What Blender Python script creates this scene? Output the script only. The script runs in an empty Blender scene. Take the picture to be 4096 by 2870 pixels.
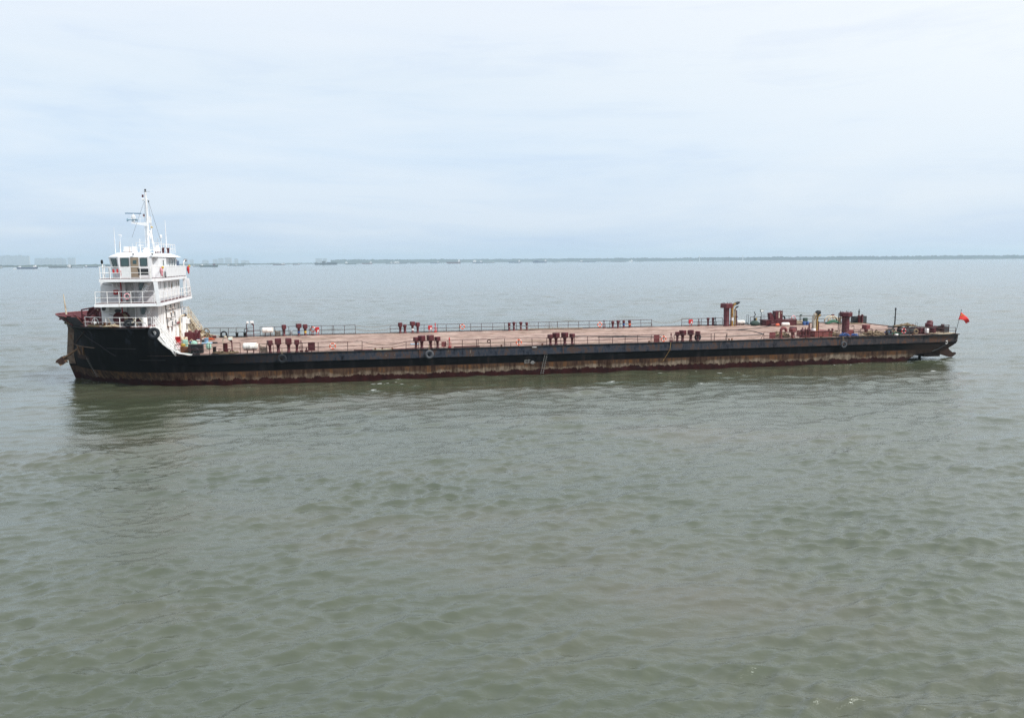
import bpy, math, random
import numpy as np
from mathutils import Vector, Matrix
R = math.radians
sc = bpy.context.scene
random.seed(7)

# ------------------------------------------------------------------ camera
cam_d = bpy.data.cameras.new("camera"); cam = bpy.data.objects.new("camera", cam_d)
sc.collection.objects.link(cam); sc.camera = cam
cam_d.sensor_fit = 'HORIZONTAL'; cam_d.sensor_width = 36.0; cam_d.lens = 36.0 * 3400 / 4096
cam_d.clip_start = 0.5; cam_d.clip_end = 40000
_p, _r = R(6.6), R(-0.424)
F = Vector((0, math.cos(_p), -math.sin(_p))); Rt = Vector((1, 0, 0)); Up = Vector((0, math.sin(_p), math.cos(_p)))
Rt2 = Rt * math.cos(_r) + Up * math.sin(_r); Up2 = -Rt * math.sin(_r) + Up * math.cos(_r)
M = Matrix((Rt2, Up2, -F)).transposed().to_4x4(); M.translation = Vector((0, 0, 11.8))
cam.matrix_world = M
sc.view_settings.view_transform = 'Standard'; sc.view_settings.look = 'None'
sc.view_settings.exposure = 0.28; sc.view_settings.gamma = 1.0
sc.cycles.max_bounces = 6; sc.cycles.volume_bounces = 1; sc.cycles.transparent_max_bounces = 6
sc.cycles.use_denoising = True; sc.cycles.denoising_prefilter = 'NONE'; sc.cycles.sample_clamp_direct = 1.6; sc.cycles.sample_clamp_indirect = 1.6
sc.cycles.caustics_reflective = False; sc.cycles.caustics_refractive = False

# ------------------------------------------------------------------ node helper
class NT:
    def __init__(s, nt): s.nt = nt; s.n = nt.nodes; s.l = nt.links
    def add(s, t, **kw):
        n = s.n.new(t)
        for k, v in kw.items():
            if k.startswith('i_'):
                key = k[2:]; key = int(key) if key.isdigit() else key.replace('_', ' ')
                n.inputs[key].default_value = v
            else: setattr(n, k, v)
        return n
    def link(s, a, b): s.l.new(a, b)
    def noise(s, vec, scale, detail=4, rough=.55, dist=0.0):
        n = s.add('ShaderNodeTexNoise'); s.link(vec, n.inputs['Vector'])
        n.inputs['Scale'].default_value = scale; n.inputs['Detail'].default_value = detail
        n.inputs['Roughness'].default_value = rough; n.inputs['Distortion'].default_value = dist
        return n.outputs['Fac']
    def mapping(s, vec, scale=(1, 1, 1), loc=(0, 0, 0), rot=(0, 0, 0)):
        n = s.add('ShaderNodeMapping'); s.link(vec, n.inputs['Vector'])
        n.inputs['Scale'].default_value = scale; n.inputs['Location'].default_value = loc; n.inputs['Rotation'].default_value = rot
        return n.outputs[0]
    def ramp(s, fac, stops, mode='LINEAR'):
        n = s.add('ShaderNodeValToRGB'); s.link(fac, n.inputs[0]); cr = n.color_ramp; cr.interpolation = mode
        while len(cr.elements) < len(stops): cr.elements.new(.5)
        for e, (p, c) in zip(cr.elements, stops):
            e.position = p; e.color = (c, c, c, 1) if isinstance(c, (int, float)) else (*c, 1)
        return n.outputs[0]
    def math(s, op, a, b=0.0, clamp=False):
        n = s.add('ShaderNodeMath', operation=op, use_clamp=clamp)
        for i, x in enumerate((a, b)):
            if isinstance(x, (int, float)): n.inputs[i].default_value = x
            else: s.link(x, n.inputs[i])
        return n.outputs[0]
    def mix(s, fac, a, b, blend='MIX'):
        n = s.add('ShaderNodeMix', data_type='RGBA', blend_type=blend)
        for i, x in ((0, fac), (6, a), (7, b)):
            if isinstance(x, (int, float)): n.inputs[i].default_value = x if i == 0 else (x, x, x, 1)
            elif isinstance(x, tuple): n.inputs[i].default_value = (*x, 1) if len(x) == 3 else x
            else: s.link(x, n.inputs[i])
        return n.outputs[2]
    def sep(s, vec):
        n = s.add('ShaderNodeSeparateXYZ'); s.link(vec, n.inputs[0]); return n.outputs
    def mrange(s, v, a, b, c=0.0, d=1.0):
        n = s.add('ShaderNodeMapRange'); s.link(v, n.inputs[0])
        for i, x in enumerate((a, b, c, d)): n.inputs[i + 1].default_value = x
        return n.outputs[0]

# ------------------------------------------------------------------ world: pale high overcast with thin streaks
SUN_EL, SUN_DIR = R(47), Vector((0.80, -0.42, 0.0)).normalized()
sun_dir = Vector((SUN_DIR.x * math.cos(SUN_EL), SUN_DIR.y * math.cos(SUN_EL), math.sin(SUN_EL)))
w = bpy.data.worlds.new("World"); sc.world = w; w.use_nodes = True
t = NT(w.node_tree); t.n.clear()
out = t.add('ShaderNodeOutputWorld'); bg = t.add('ShaderNodeBackground')
sky = t.add('ShaderNodeTexSky', sky_type='NISHITA', sun_disc=False, sun_elevation=SUN_EL,
            sun_rotation=math.atan2(SUN_DIR.x, SUN_DIR.y), dust_density=3.0, air_density=1.0)
tc = t.add('ShaderNodeTexCoord'); gen = tc.outputs['Generated']
x, y, z = t.sep(gen)
grad = t.ramp(z, [(0.0, (.50, .625, .785)), (.05, (.51, .64, .81)), (.12, (.58, .705, .85)), (.20, (.67, .76, .85)), (.30, (.76, .81, .90)), (1.0, (.84, .87, .92))])
right = t.math('MULTIPLY', t.mrange(x, -.1, .6, 0, 1), t.mrange(z, .02, .26, .75, 2.2))
grad = t.mix(t.math('MULTIPLY', right, .42), grad, (.90, .92, .925))
# thin cloud streaks
m1 = t.mapping(gen, scale=(1.1, 1.1, 7.0), rot=(0, R(4), 0)); n1 = t.noise(m1, 1.6, 5, .55, .7)
m2 = t.mapping(gen, scale=(2.5, 2.5, 20.0), rot=(0, R(-3), 0)); n2 = t.noise(m2, 1.5, 5, .6, .5)
cl = t.math('ADD', t.math('MULTIPLY', n1, .65), t.math('MULTIPLY', n2, .35))
grad = t.mix(t.math('MULTIPLY', t.ramp(cl, [(.42, 0.0), (.60, 1.0)]), .55), grad, (.78, .83, .88))
grad = t.mix(t.math('MULTIPLY', t.ramp(cl, [(.36, 1.0), (.48, 0.0)]), .32), grad, (.50, .60, .80))
sk = t.mix(1.0, sky.outputs[0], (.10, .10, .10), 'MULTIPLY')
col = t.mix(.12, grad, sk)
t.link(col, bg.inputs[0]); bg.inputs[1].default_value = 1.0; t.link(bg.outputs[0], out.inputs[0])

sd = bpy.data.lights.new("sun", 'SUN'); sd.energy = 3.1; sd.angle = R(2.5); sd.color = (1.0, .965, .92)
so = bpy.data.objects.new("sun", sd); sc.collection.objects.link(so)
so.rotation_euler = sun_dir.to_track_quat('Z', 'Y').to_euler(); so.location = (60, -60, 90)

# ------------------------------------------------------------------ materials
def newmat(name):
    m = bpy.data.materials.new(name); m.use_nodes = True; t = NT(m.node_tree)
    b = t.n['Principled BSDF']; return m, t, b
def paint(name, col, rough=.55, var=.25, rust=0.0, rcol=(.16, .055, .02), scale=1.2, streak=.25, spec=.4, metal=0.0, dark=None):
    """weathered paint: tone variation + rust patches that run down in streaks"""
    m, t, b = newmat(name); tc = t.add('ShaderNodeTexCoord'); o = tc.outputs['Object']
    n = t.noise(o, scale * 1.7, 5, .6)
    c2 = dark or tuple(v * (1 - var) for v in col); c3 = tuple(min(1, v * (1 + var * .5)) for v in col)
    c = t.ramp(n, [(.32, c2), (.5, col), (.7, c3)])
    oi = t.add('ShaderNodeObjectInfo'); c = t.mix(1.0, c, t.ramp(oi.outputs['Random'], [(0.0, .90), (1.0, 1.06)]), 'MULTIPLY')
    if rust > 0:
        mp = t.mapping(o, scale=(1, 1, streak)); r = t.noise(mp, scale * 2.4, 6, .68, .3)
        k = .72 - rust * .3
        f = t.ramp(r, [(k - .06, 0.0), (k + .05, 1.0)])
        rc = t.ramp(t.noise(o, 9, 3), [(.3, tuple(v * .5 for v in rcol)), (.7, rcol)])
        c = t.mix(f, c, rc)
        rg = t.mix(f, rough, .9); t.link(rg, b.inputs['Roughness'])
    else: b.inputs['Roughness'].default_value = rough
    t.link(c, b.inputs['Base Color']); b.inputs['Specular IOR Level'].default_value = spec; b.inputs['Metallic'].default_value = metal
    bp = t.add('ShaderNodeBump'); bp.inputs['Strength'].default_value = .25; bp.inputs['Distance'].default_value = .02
    t.link(t.noise(o, scale * 3, 5), bp.inputs['Height']); t.link(bp.outputs[0], b.inputs['Normal'])
    return m
MAT = {}
MAT['white'] = paint('white_paint', (.81, .83, .85), .45, .09, .20, (.42, .26, .15), 1.3, .08)
MAT['white_rusty'] = paint('white_rust_streaked', (.84, .84, .83), .5, .08, .38, (.38, .20, .09), 1.3, .16)
MAT['white_rail'] = paint('white_rail', (.86, .86, .85), .5, .1, .22, (.30, .13, .05), 2.5, .5)
MAT['cream_rusty'] = paint('cream_rust', (.62, .55, .42), .6, .2, .5, (.30, .14, .04), 1.6, .25)
MAT['maroon'] = paint('maroon_paint', (.092, .014, .019), .5, .3, .25, (.07, .022, .014), 1.6, .5)
MAT['maroon_light'] = paint('faded_maroon', (.20, .05, .05), .6, .25, .25, (.12, .05, .03), 1.6, .4)
MAT['redbrown'] = paint('red_brown_plate', (.22, .058, .052), .6, .25, .35, (.14, .05, .03), 1.6, .3)
MAT['rail_brown'] = paint('rail_brown', (.055, .022, .02), .7, .3, .3, (.12, .05, .02), 3, 1)
MAT['black'] = paint('black_paint', (.010, .011, .013), .6, .4, .15, (.05, .025, .015), 1.2, .4, .3)
MAT['rubber'] = paint('tyre_rubber', (.022, .026, .032), .8, .4, 0, scale=3, spec=.2)
MAT['rubber_grey'] = paint('worn_tyre_rubber', (.085, .09, .10), .85, .4, 0, scale=3, spec=.2)
MAT['rust'] = paint('rust_metal', (.13, .055, .028), .85, .4, .4, (.22, .10, .035), 2, .6, .2)
MAT['dark_rust'] = paint('dark_rusty_steel', (.035, .019, .014), .85, .4, .3, (.10, .045, .02), 2, .6, .2)
MAT['worn_white'] = paint('worn_white_marks', (.27, .27, .26), .7, .35, .3, (.12, .06, .03), 4, 1)
MAT['rust_tan'] = paint('rusty_tan_iron', (.135, .085, .052), .85, .35, .4, (.17, .075, .03), 1.6, .6, .2)
MAT['grey'] = paint('grey_metal', (.25, .27, .29), .5, .25, .15, (.16, .08, .04), 2, .5)
MAT['dkgrey'] = paint('dark_grey_metal', (.05, .055, .06), .55, .3, .15, (.1, .05, .03), 2, .5)
MAT['silver'] = paint('silvery_lagging', (.55, .50, .42), .4, .25, .62, (.28, .16, .05), 1.5, .3, .5, .3)
MAT['brass'] = paint('brassy_pipe', (.40, .25, .08), .45, .35, .5, (.20, .10, .03), 2, .3, .5, .4)
MAT['orange'] = paint('orange_buoy', (.72, .15, .075), .5, .15, 0, scale=3)
MAT['buoy_white'] = paint('buoy_band', (.82, .80, .78), .5, .1, 0, scale=3)
MAT['pink'] = paint('faded_buoy', (.72, .32, .36), .5, .3, 0, scale=4)
MAT['red'] = paint('signal_red', (.48, .025, .028), .45, .2, .05, scale=2)
MAT['yellow'] = paint('yellow', (.60, .40, .06), .5, .2, 0)
MAT['blue'] = paint('blue_plastic', (.03, .10, .30), .4, .25, 0)
MAT['ltblue'] = paint('light_blue_plastic', (.30, .46, .60), .4, .15, 0)
MAT['navy'] = paint('navy', (.02, .03, .10), .5, .25, 0)
MAT['green'] = paint('green_net', (.03, .10, .06), .8, .4, 0, scale=4)
MAT['dkgreen'] = paint('dark_green_tarpaulin', (.035, .065, .055), .8, .4, 0, scale=3)
MAT['seagreen'] = paint('pale_green_float', (.30, .52, .43), .6, .35, 0, scale=4)
MAT['raftwhite'] = paint('raft_shell', (.82, .80, .76), .4, .08, .32, (.38, .22, .10), 1.1, .7)
MAT['rope'] = paint('old_rope', (.22, .165, .10), .9, .5, 0, scale=9)
MAT['rope_pale'] = paint('pale_rope', (.42, .35, .25), .9, .4, 0, scale=12)
MAT['orange_net'] = paint('orange_net', (.50, .09, .03), .9, .5, 0, scale=6)
MAT['beige'] = paint('beige_door', (.30, .245, .18), .6, .25, .1)
MAT['radar'] = paint('radar_blue', (.05, .14, .24), .4, .1, 0)
MAT['horn'] = paint('horn_blue', (.17, .28, .36), .4, .2, 0)
MAT['flagred'] = paint('flag_red', (.70, .03, .03), .7, .12, 0)
MAT['wood'] = paint('grey_wood', (.20, .16, .12), .9, .4, 0, scale=4)
MAT['panel_black'] = paint('black_board', (.018, .020, .022), .35, .2, 0)
m, t_, b = newmat('window_glass'); b.inputs['Base Color'].default_value = (.035, .075, .075, 1); b.inputs['Roughness'].default_value = .06; b.inputs['Specular IOR Level'].default_value = .9; MAT['glass'] = m
m, t_, b = newmat('lamp_glass'); b.inputs['Base Color'].default_value = (.75, .80, .76, 1); b.inputs['Roughness'].default_value = .2; MAT['lampglass'] = m

# hull paint with its painted bands, in ship heights
m, t, b = newmat('hull_paint'); tc = t.add('ShaderNodeTexCoord'); o = tc.outputs['Object']; X, Y, Z = t.sep(o)
st = t.noise(t.mapping(o, scale=(.8, 1, .16)), 2.6, 7, .72)            # vertical runs
big = t.noise(t.mapping(o, scale=(1, 1, .5)), .28, 4, .6)
rag = t.noise(t.mapping(o, scale=(1, 1, 0.0)), .8, 8, .8)
red = t.ramp(t.noise(t.mapping(o, scale=(1, 1, .3)), 1.5, 5, .6), [(.3, (.012, .003, .003)), (.7, (.038, .009, .008))])
brown = t.ramp(st, [(.36, (.018, .009, .006)), (.46, (.050, .027, .017)), (.54, (.070, .043, .028)), (.61, (.13, .058, .020)), (.67, (.07, .045, .03))])
pale = t.ramp(st, [(.38, (.06, .036, .022)), (.5, (.19, .155, .115)), (.62, (.33, .285, .225))])
zz = t.math('ADD', Z, t.math('MULTIPLY', t.math('SUBTRACT', big, .5), 1.6))
pf = t.math('MULTIPLY', t.mrange(zz, .92, .70), t.mrange(X, -34, -12, .12, .62))
boot = t.mix(pf, brown, pale)
blk = t.ramp(t.noise(t.mapping(o, scale=(1, 1, .25)), 1.1, 6, .65), [(.52, (.0012, .0014, .0018)), (.64, (.007, .007, .008)), (.72, (.024, .014, .010))])
line1 = t.math('ADD', Z, t.math('MULTIPLY', t.math('SUBTRACT', rag, .5), 1.7))
c = t.mix(t.mrange(line1, .53, .56), red, boot)
l2 = t.math('ADD', Z, t.math('MULTIPLY', t.math('SUBTRACT', st, .5), .20))
c = t.mix(t.mrange(l2, 1.27, 1.34), c, blk)
# worn sheer strake from the poop step aft
sn = t.noise(t.mapping(o, scale=(1, 1, .5)), 1.3, 8, .78)
aft = t.mrange(X, 10, 50)
strk = t.ramp(sn, [(.36, (.008, .009, .012)), (.45, (.034, .042, .060)), (.52, (.050, .054, .066)), (.58, (.09, .050, .034)), (.62, (.04, .038, .040)), (.68, (.24, .20, .17))])
strk2 = t.ramp(sn, [(.36, (.014, .012, .013)), (.45, (.050, .045, .047)), (.52, (.066, .058, .060)), (.57, (.14, .062, .030)), (.61, (.055, .048, .050)), (.69, (.17, .14, .13))])
strk = t.mix(aft, strk, strk2)
bl = t.math('MULTIPLY', t.mrange(X, -30, -14), t.mrange(Z, 2.05, 2.13))
c = t.mix(t.math('MULTIPLY', t.mrange(X, 45.5, 47.5), .85), c, (.020, .013, .010))
c = t.mix(bl, c, strk)
# scuffed forecastle side
fs = t.math('MULTIPLY', t.mrange(X, -33.5, -34.5), t.ramp(t.noise(t.mapping(o, scale=(1, 1, .5)), .9, 6, .7), [(.54, 0.0), (.72, 1.0)]))
c = t.mix(t.math('MULTIPLY', fs, t.mrange(Z, 2.8, 5.2)), c, (.038, .046, .062))
t.link(c, b.inputs['Base Color']); b.inputs['Roughness'].default_value = .75; b.inputs['Specular IOR Level'].default_value = .07
bp = t.add('ShaderNodeBump'); bp.inputs['Strength'].default_value = .8; bp.inputs['Distance'].default_value = .10
t.link(t.noise(t.mapping(o, scale=(.5, .5, .35)), 1.0, 4), bp.inputs['Height']); t.link(bp.outputs[0], b.inputs['Normal'])
MAT['hull'] = m

# faded pink-brown main deck
m, t, b = newmat('deck_paint'); tc = t.add('ShaderNodeTexCoord'); o = tc.outputs['Object']
base = t.ramp(t.noise(o, .35, 7, .72), [(.34, (.25, .155, .115)), (.44, (.39, .265, .215)), (.54, (.445, .315, .265)), (.62, (.49, .375, .31)), (.70, (.40, .30, .19))])
fine = t.ramp(t.noise(t.mapping(o, scale=(.35, 1, 1)), 1.4, 6, .7), [(.35, .72), (.65, 1.08)])
c = t.mix(1.0, base, fine, 'MULTIPLY')
dm = t.noise(t.mapping(o, scale=(.42, 1.25, 1), rot=(0, 0, R(4))), 1.5, 5, .66, .5)
f = t.ramp(dm, [(.545, 0.0), (.59, 1.0)])
c = t.mix(t.math('MULTIPLY', f, .85), c, (.11, .065, .055))
dm3 = t.noise(t.mapping(o, scale=(.8, 2.2, 1), loc=(7, 3, 0)), 2.2, 4, .6, .8)
c = t.mix(t.math('MULTIPLY', t.ramp(dm3, [(.60, 0.0), (.64, 1.0)]), .8), c, (.07, .045, .04))
dm2 = t.noise(t.mapping(o, scale=(.12, 1, 1)), .55, 6, .7, .3)
c = t.mix(t.math('MULTIPLY', t.ramp(dm2, [(.54, 0.0), (.64, 1.0)]), .6), c, (.22, .16, .10))
# grid of plate seams, slightly dirtier
bk = t.add('ShaderNodeTexBrick', offset=.5); t.link(t.mapping(o, scale=(1, 1, 1)), bk.inputs['Vector'])
bk.inputs['Scale'].default_value = 1.0; bk.inputs['Brick Width'].default_value = 6.0; bk.inputs['Row Height'].default_value = 1.8
bk.inputs['Mortar Size'].default_value = .035; bk.inputs['Mortar Smooth'].default_value = .6
c = t.mix(t.math('MULTIPLY', bk.outputs['Fac'], .28), c, (.22, .13, .10))
X, Y, Z = t.sep(o)
ed = t.math('MULTIPLY', t.mrange(Y, 2.2, .1), t.ramp(t.noise(o, 1.2, 5, .7), [(.40, 0.0), (.62, 1.0)]))
c = t.mix(t.math('MULTIPLY', ed, .8), c, (.15, .09, .07))
t.link(c, b.inputs['Base Color']); b.inputs['Roughness'].default_value = .8; b.inputs['Specular IOR Level'].default_value = .25
bp = t.add('ShaderNodeBump'); bp.inputs['Strength'].default_value = .5; bp.inputs['Distance'].default_value = .04
t.link(t.noise(o, .8, 5), bp.inputs['Height']); t.link(bp.outputs[0], b.inputs['Normal'])
MAT['deck'] = m

# ------------------------------------------------------------------ mesh builder
class MB:
    def __init__(s): s.v = []; s.f = []; s.sm = []; s.mi = []; s.cur = 0
    def _add(s, vs, fs, smooth=False):
        k = len(s.v); s.v += [tuple(p) for p in vs]
        for f in fs: s.f.append(tuple(i + k for i in f)); s.sm.append(smooth); s.mi.append(s.cur)
        return s
    def box(s, x0, x1, y0, y1, z0, z1):
        return s._add([(x0, y0, z0), (x1, y0, z0), (x1, y1, z0), (x0, y1, z0), (x0, y0, z1), (x1, y0, z1), (x1, y1, z1), (x0, y1, z1)],
                      [(0, 3, 2, 1), (4, 5, 6, 7), (0, 1, 5, 4), (1, 2, 6, 5), (2, 3, 7, 6), (3, 0, 4, 7)])
    def cbox(s, c, d, rz=0.0, taper=1.0, rx=0.0):
        hx, hy, hz = d[0] / 2, d[1] / 2, d[2] / 2; m = Matrix.Rotation(rz, 3, 'Z') @ Matrix.Rotation(rx, 3, 'X')
        vs = []
        for z, k in ((-hz, 1), (hz, taper)):
            for x, y in ((-hx, -hy), (hx, -hy), (hx, hy), (-hx, hy)): vs.append(Vector(c) + m @ Vector((x * k, y * k, z)))
        return s._add(vs, [(0, 3, 2, 1), (4, 5, 6, 7), (0, 1, 5, 4), (1, 2, 6, 5), (2, 3, 7, 6), (3, 0, 4, 7)])
    def bbox(s, c, d, rz=0.0, bev=.04):
        """box with chamfered vertical and top edges"""
        hx, hy, hz = d[0] / 2, d[1] / 2, d[2] / 2; m = Matrix.Rotation(rz, 3, 'Z'); e = bev
        rings = []
        for z, q in ((-hz, 0), (hz - e, 0), (hz, e)):
            pts = [(-hx + e, -hy + q), (hx - e, -hy + q), (hx - q, -hy + e), (hx - q, hy - e), (hx - e, hy - q), (-hx + e, hy - q), (-hx + q, hy - e), (-hx + q, -hy + e)]
            rings.append([Vector(c) + m @ Vector((a, b_, z)) for a, b_ in pts])
        vs = sum(rings, []); fs = []
        for r in range(2):
            for i in range(8): j = (i + 1) % 8; fs.append((r * 8 + i, r * 8 + j, (r + 1) * 8 + j, (r + 1) * 8 + i))
        fs.append(tuple(range(16, 24))); fs.append(tuple(reversed(range(8))))
        return s._add(vs, fs)
    def cyl(s, p0, p1, r, n=8, r2=None, caps=True, smooth=True):
        p0, p1 = Vector(p0), Vector(p1); d = p1 - p0
        if d.length < 1e-6: return s
        q = d.to_track_quat('Z', 'Y'); r2 = r if r2 is None else r2; vs = []
        for p, rr in ((p0, r), (p1, r2)):
            for i in range(n): a = 2 * math.pi * i / n; vs.append(p + q @ Vector((rr * math.cos(a), rr * math.sin(a), 0)))
        s._add(vs, [(i, (i + 1) % n, n + (i + 1) % n, n + i) for i in range(n)], smooth)
        if caps: s._add(vs, [tuple(reversed(range(n))), tuple(range(n, 2 * n))])
        return s
    def tube(s, pts, r, n=6, closed=False):
        pts = [Vector(p) for p in pts]; k = len(pts); vs = []; ref = Vector((0.13, 0.21, 1)).normalized()
        for i, p in enumerate(pts):
            a = pts[(i - 1) % k] if (closed or i > 0) else p; b_ = pts[(i + 1) % k] if (closed or i < k - 1) else p
            d = (b_ - a).normalized() if (b_ - a).length > 1e-9 else Vector((0, 0, 1))
            u = d.cross(ref)
            if u.length < 1e-3: u = d.cross(Vector((1, 0, 0)))
            u.normalize(); w_ = d.cross(u)
            rr = r[i] if isinstance(r, (list, tuple)) else r
            for j in range(n): an = 2 * math.pi * j / n; vs.append(p + (u * math.cos(an) + w_ * math.sin(an)) * rr)
        fs = []
        for i in range(k if closed else k - 1):
            for j in range(n): i2 = (i + 1) % k; fs.append((i * n + j, i * n + (j + 1) % n, i2 * n + (j + 1) % n, i2 * n + j))
        s._add(vs, fs, True)
        if not closed: s._add(vs, [tuple(range(n)), tuple(range((k - 1) * n, k * n))])
        return s
    def lathe(s, c, prof, n=16, axis='z', smooth=True, rz=0.0):
        c = Vector(c); vs = []
        m = {'z': Matrix.Identity(3), 'x': Matrix.Rotation(R(90), 3, 'Y'), 'y': Matrix.Rotation(R(-90), 3, 'X')}[axis]
        m = Matrix.Rotation(rz, 3, 'Z') @ m
        for r, h in prof:
            for i in range(n): a = 2 * math.pi * (i + .5) / n; vs.append(c + m @ Vector((r * math.cos(a), r * math.sin(a), h)))
        fs = []
        for k in range(len(prof) - 1):
            for i in range(n): j = (i + 1) % n; fs.append((k * n + i, k * n + j, (k + 1) * n + j, (k + 1) * n + i))
        s._add(vs, fs, smooth)
        return s._add(vs, [tuple(reversed(range(n))), tuple(range((len(prof) - 1) * n, len(prof) * n))])
    def torus(s, c, R_, r, axis='y', n=24, k=10, sq=1.0, arc=(0, 2 * math.pi), rz=0.0):
        c = Vector(c); pts = []; full = abs(arc[1] - arc[0] - 2 * math.pi) < 1e-6
        cnt = n if full else n + 1
        vs = []
        m = {'z': Matrix.Identity(3), 'x': Matrix.Rotation(R(90), 3, 'Y'), 'y': Matrix.Rotation(R(90), 3, 'X')}[axis]
        m = Matrix.Rotation(rz, 3, 'Z') @ m
        for i in range(cnt):
            a = arc[0] + (arc[1] - arc[0]) * i / n
            for j in range(k):
                q = 2 * math.pi * j / k; rad = R_ + r * math.cos(q); h = r * sq * math.sin(q)
                vs.append(c + m @ Vector((rad * math.cos(a), rad * math.sin(a), h)))
        fs = []
        for i in range(n):
            i2 = (i + 1) % cnt
            for j in range(k): fs.append((i * k + j, i * k + (j + 1) % k, i2 * k + (j + 1) % k, i2 * k + j))
        return s._add(vs, fs, True)
    def sphere(s, c, r, n=14, k=8, sc_=(1, 1, 1)):
        prof = []; c = Vector(c); vs = []
        for a in range(k + 1):
            th = math.pi * a / k
            for i in range(n): ph = 2 * math.pi * i / n; vs.append(c + Vector((r * math.sin(th) * math.cos(ph) * sc_[0], r * math.sin(th) * math.sin(ph) * sc_[1], -r * math.cos(th) * sc_[2])))
        fs = [(a * n + i, a * n + (i + 1) % n, (a + 1) * n + (i + 1) % n, (a + 1) * n + i) for a in range(k) for i in range(n)]
        return s._add(vs, fs, True)
    def prism(s, poly, axis, a, b_):
        """polygon (u,v) extruded along axis from a to b_; axis y: (x,z), x: (y,z), z: (x,y)"""
        def P(u, v, h): return {'y': (u, h, v), 'x': (h, u, v), 'z': (u, v, h)}[axis]
        n = len(poly); vs = [P(u, v, a) for u, v in poly] + [P(u, v, b_) for u, v in poly]
        return s._add(vs, [tuple(range(n)), tuple(reversed(range(n, 2 * n)))] + [(i, (i + 1) % n, n + (i + 1) % n, n + i) for i in range(n)])
    def rope(s, c, rx, ry, n, r, h=.3, seed=0):
        """a loose heap of rope loops"""
        rnd = random.Random(seed); pts = []
        ph = rnd.random() * 6; cx = cy = 0
        for i in range(n * 14):
            a = i / 14 * 2 * math.pi + ph; k = .45 + .55 * abs(math.sin(i * .37 + ph)) ; cx = .22 * math.sin(i * .11 + ph); cy = .2 * math.cos(i * .07)
            pts.append((c[0] + rx * (k * math.cos(a) * (1 + .25 * math.sin(i * 1.3)) + cx), c[1] + ry * (k * math.sin(a) + cy), c[2] + r + h * (1 - k) * 1.5 * (i / (n * 14)) + h * .35 * (1 + math.sin(i * .9)) * rnd.random()))
        return s.tube(pts, r, 5)
    def build(s, name, mat, parent=None, mats=None):
        me = bpy.data.meshes.new(name); me.from_pydata(s.v, [], s.f); me.update()
        me.polygons.foreach_set('use_smooth', s.sm)
        for mm in (mats or [mat]): me.materials.append(MAT[mm] if isinstance(mm, str) else mm)
        if mats: me.polygons.foreach_set('material_index', s.mi)
        o = bpy.data.objects.new(name, me); sc.collection.objects.link(o)
        if parent: o.parent = parent
        return o
def fix_normals(o):
    import bmesh
    bm = bmesh.new(); bm.from_mesh(o.data); bmesh.ops.remove_doubles(bm, verts=bm.verts, dist=1e-5)
    bmesh.ops.recalc_face_normals(bm, faces=bm.faces); bm.to_mesh(o.data); bm.free(); return o
def tag(o, label=None, cat=None, group=None, kind=None):
    if label: o['label'] = label
    if cat: o['category'] = cat
    if group: o['group'] = group
    if kind: o['kind'] = kind
    return o

# ------------------------------------------------------------------ water
def ocean_fields(N=1024, L=110.0, seed=3):
    rng = np.random.default_rng(seed)
    k1 = 2 * np.pi * np.fft.fftfreq(N, L / N); kx, ky = np.meshgrid(k1, k1, indexing='ij')
    k = np.hypot(kx, ky); k[0, 0] = 1e-6
    th = np.arctan2(ky, kx)
    def spec(V, wd, p, amp):
        Lp = V * V / 9.81
        c = np.cos(th - wd); sp = np.abs(c) ** p * np.where(c > 0, 1.0, .12)
        return amp * np.exp(-1 / (k * Lp) ** 2) / k ** 4 * sp
    S = spec(3.4, R(-68), 4, .30) + spec(2.0, R(-98), 3, .5) + spec(1.3, R(-66), 3, 3.0) + spec(.9, R(-84), 2, 8.0)
    S *= np.exp(-(k * .035) ** 2)
    S[0, 0] = 0
    noise = rng.normal(size=(N, N)) + 1j * rng.normal(size=(N, N))
    Hk = np.sqrt(S) * noise
    out = []
    full = np.real(np.fft.ifft2(Hk)); sig = full.std()
    gx = np.gradient(full / sig, L / N, axis=0).std(); gy = np.gradient(full / sig, L / N, axis=1).std()
    sl = math.hypot(gx, gy); scl = 0.235 / sl / sig
    lam = 2 * np.pi / k
    for lo, hi in ((3.0, 1e9), (1.2, 3.0), (.5, 1.2), (0, .5)):
        msk = ((lam >= lo) & (lam < hi)); out.append((max(lo, .22), np.real(np.fft.ifft2(Hk * msk)) * scl))
    # horizontal choppiness from the long bands
    Dx = np.real(np.fft.ifft2(-1j * kx / k * Hk * (lam > .5))) * scl; Dy = np.real(np.fft.ifft2(-1j * ky / k * Hk * (lam > .5))) * scl
    return out, Dx, Dy, L, N
bands, Dx, Dy, OL, ON = ocean_fields()
def samp(A, x, y):
    u = (x / OL * ON) % ON; v = (y / OL * ON) % ON; i = u.astype(int) % ON; j = v.astype(int) % ON; fu = u - np.floor(u); fv = v - np.floor(v)
    i2 = (i + 1) % ON; j2 = (j + 1) % ON
    return (A[i, j] * (1 - fu) * (1 - fv) + A[i2, j] * fu * (1 - fv) + A[i, j2] * (1 - fu) * fv + A[i2, j2] * fu * fv)
SH_O = Vector((0, 87.1, 0)); YAW = R(11.53)
cY, sY = math.cos(YAW), math.sin(YAW)
rows, cols = 1650, 900
yy = 13 * (8800 / 13.0) ** (np.linspace(0, 1, rows))
uu = np.linspace(-1, 1, cols)
GY, GU = np.meshgrid(yy, uu, indexing='ij')
GX = GU * (GY * .74 + 16)
dy = np.gradient(yy)[:, None] * np.ones_like(GX); dx = np.gradient(GX, axis=1); cell = np.maximum(dy, dx)
GZ = np.zeros_like(GX)
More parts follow.
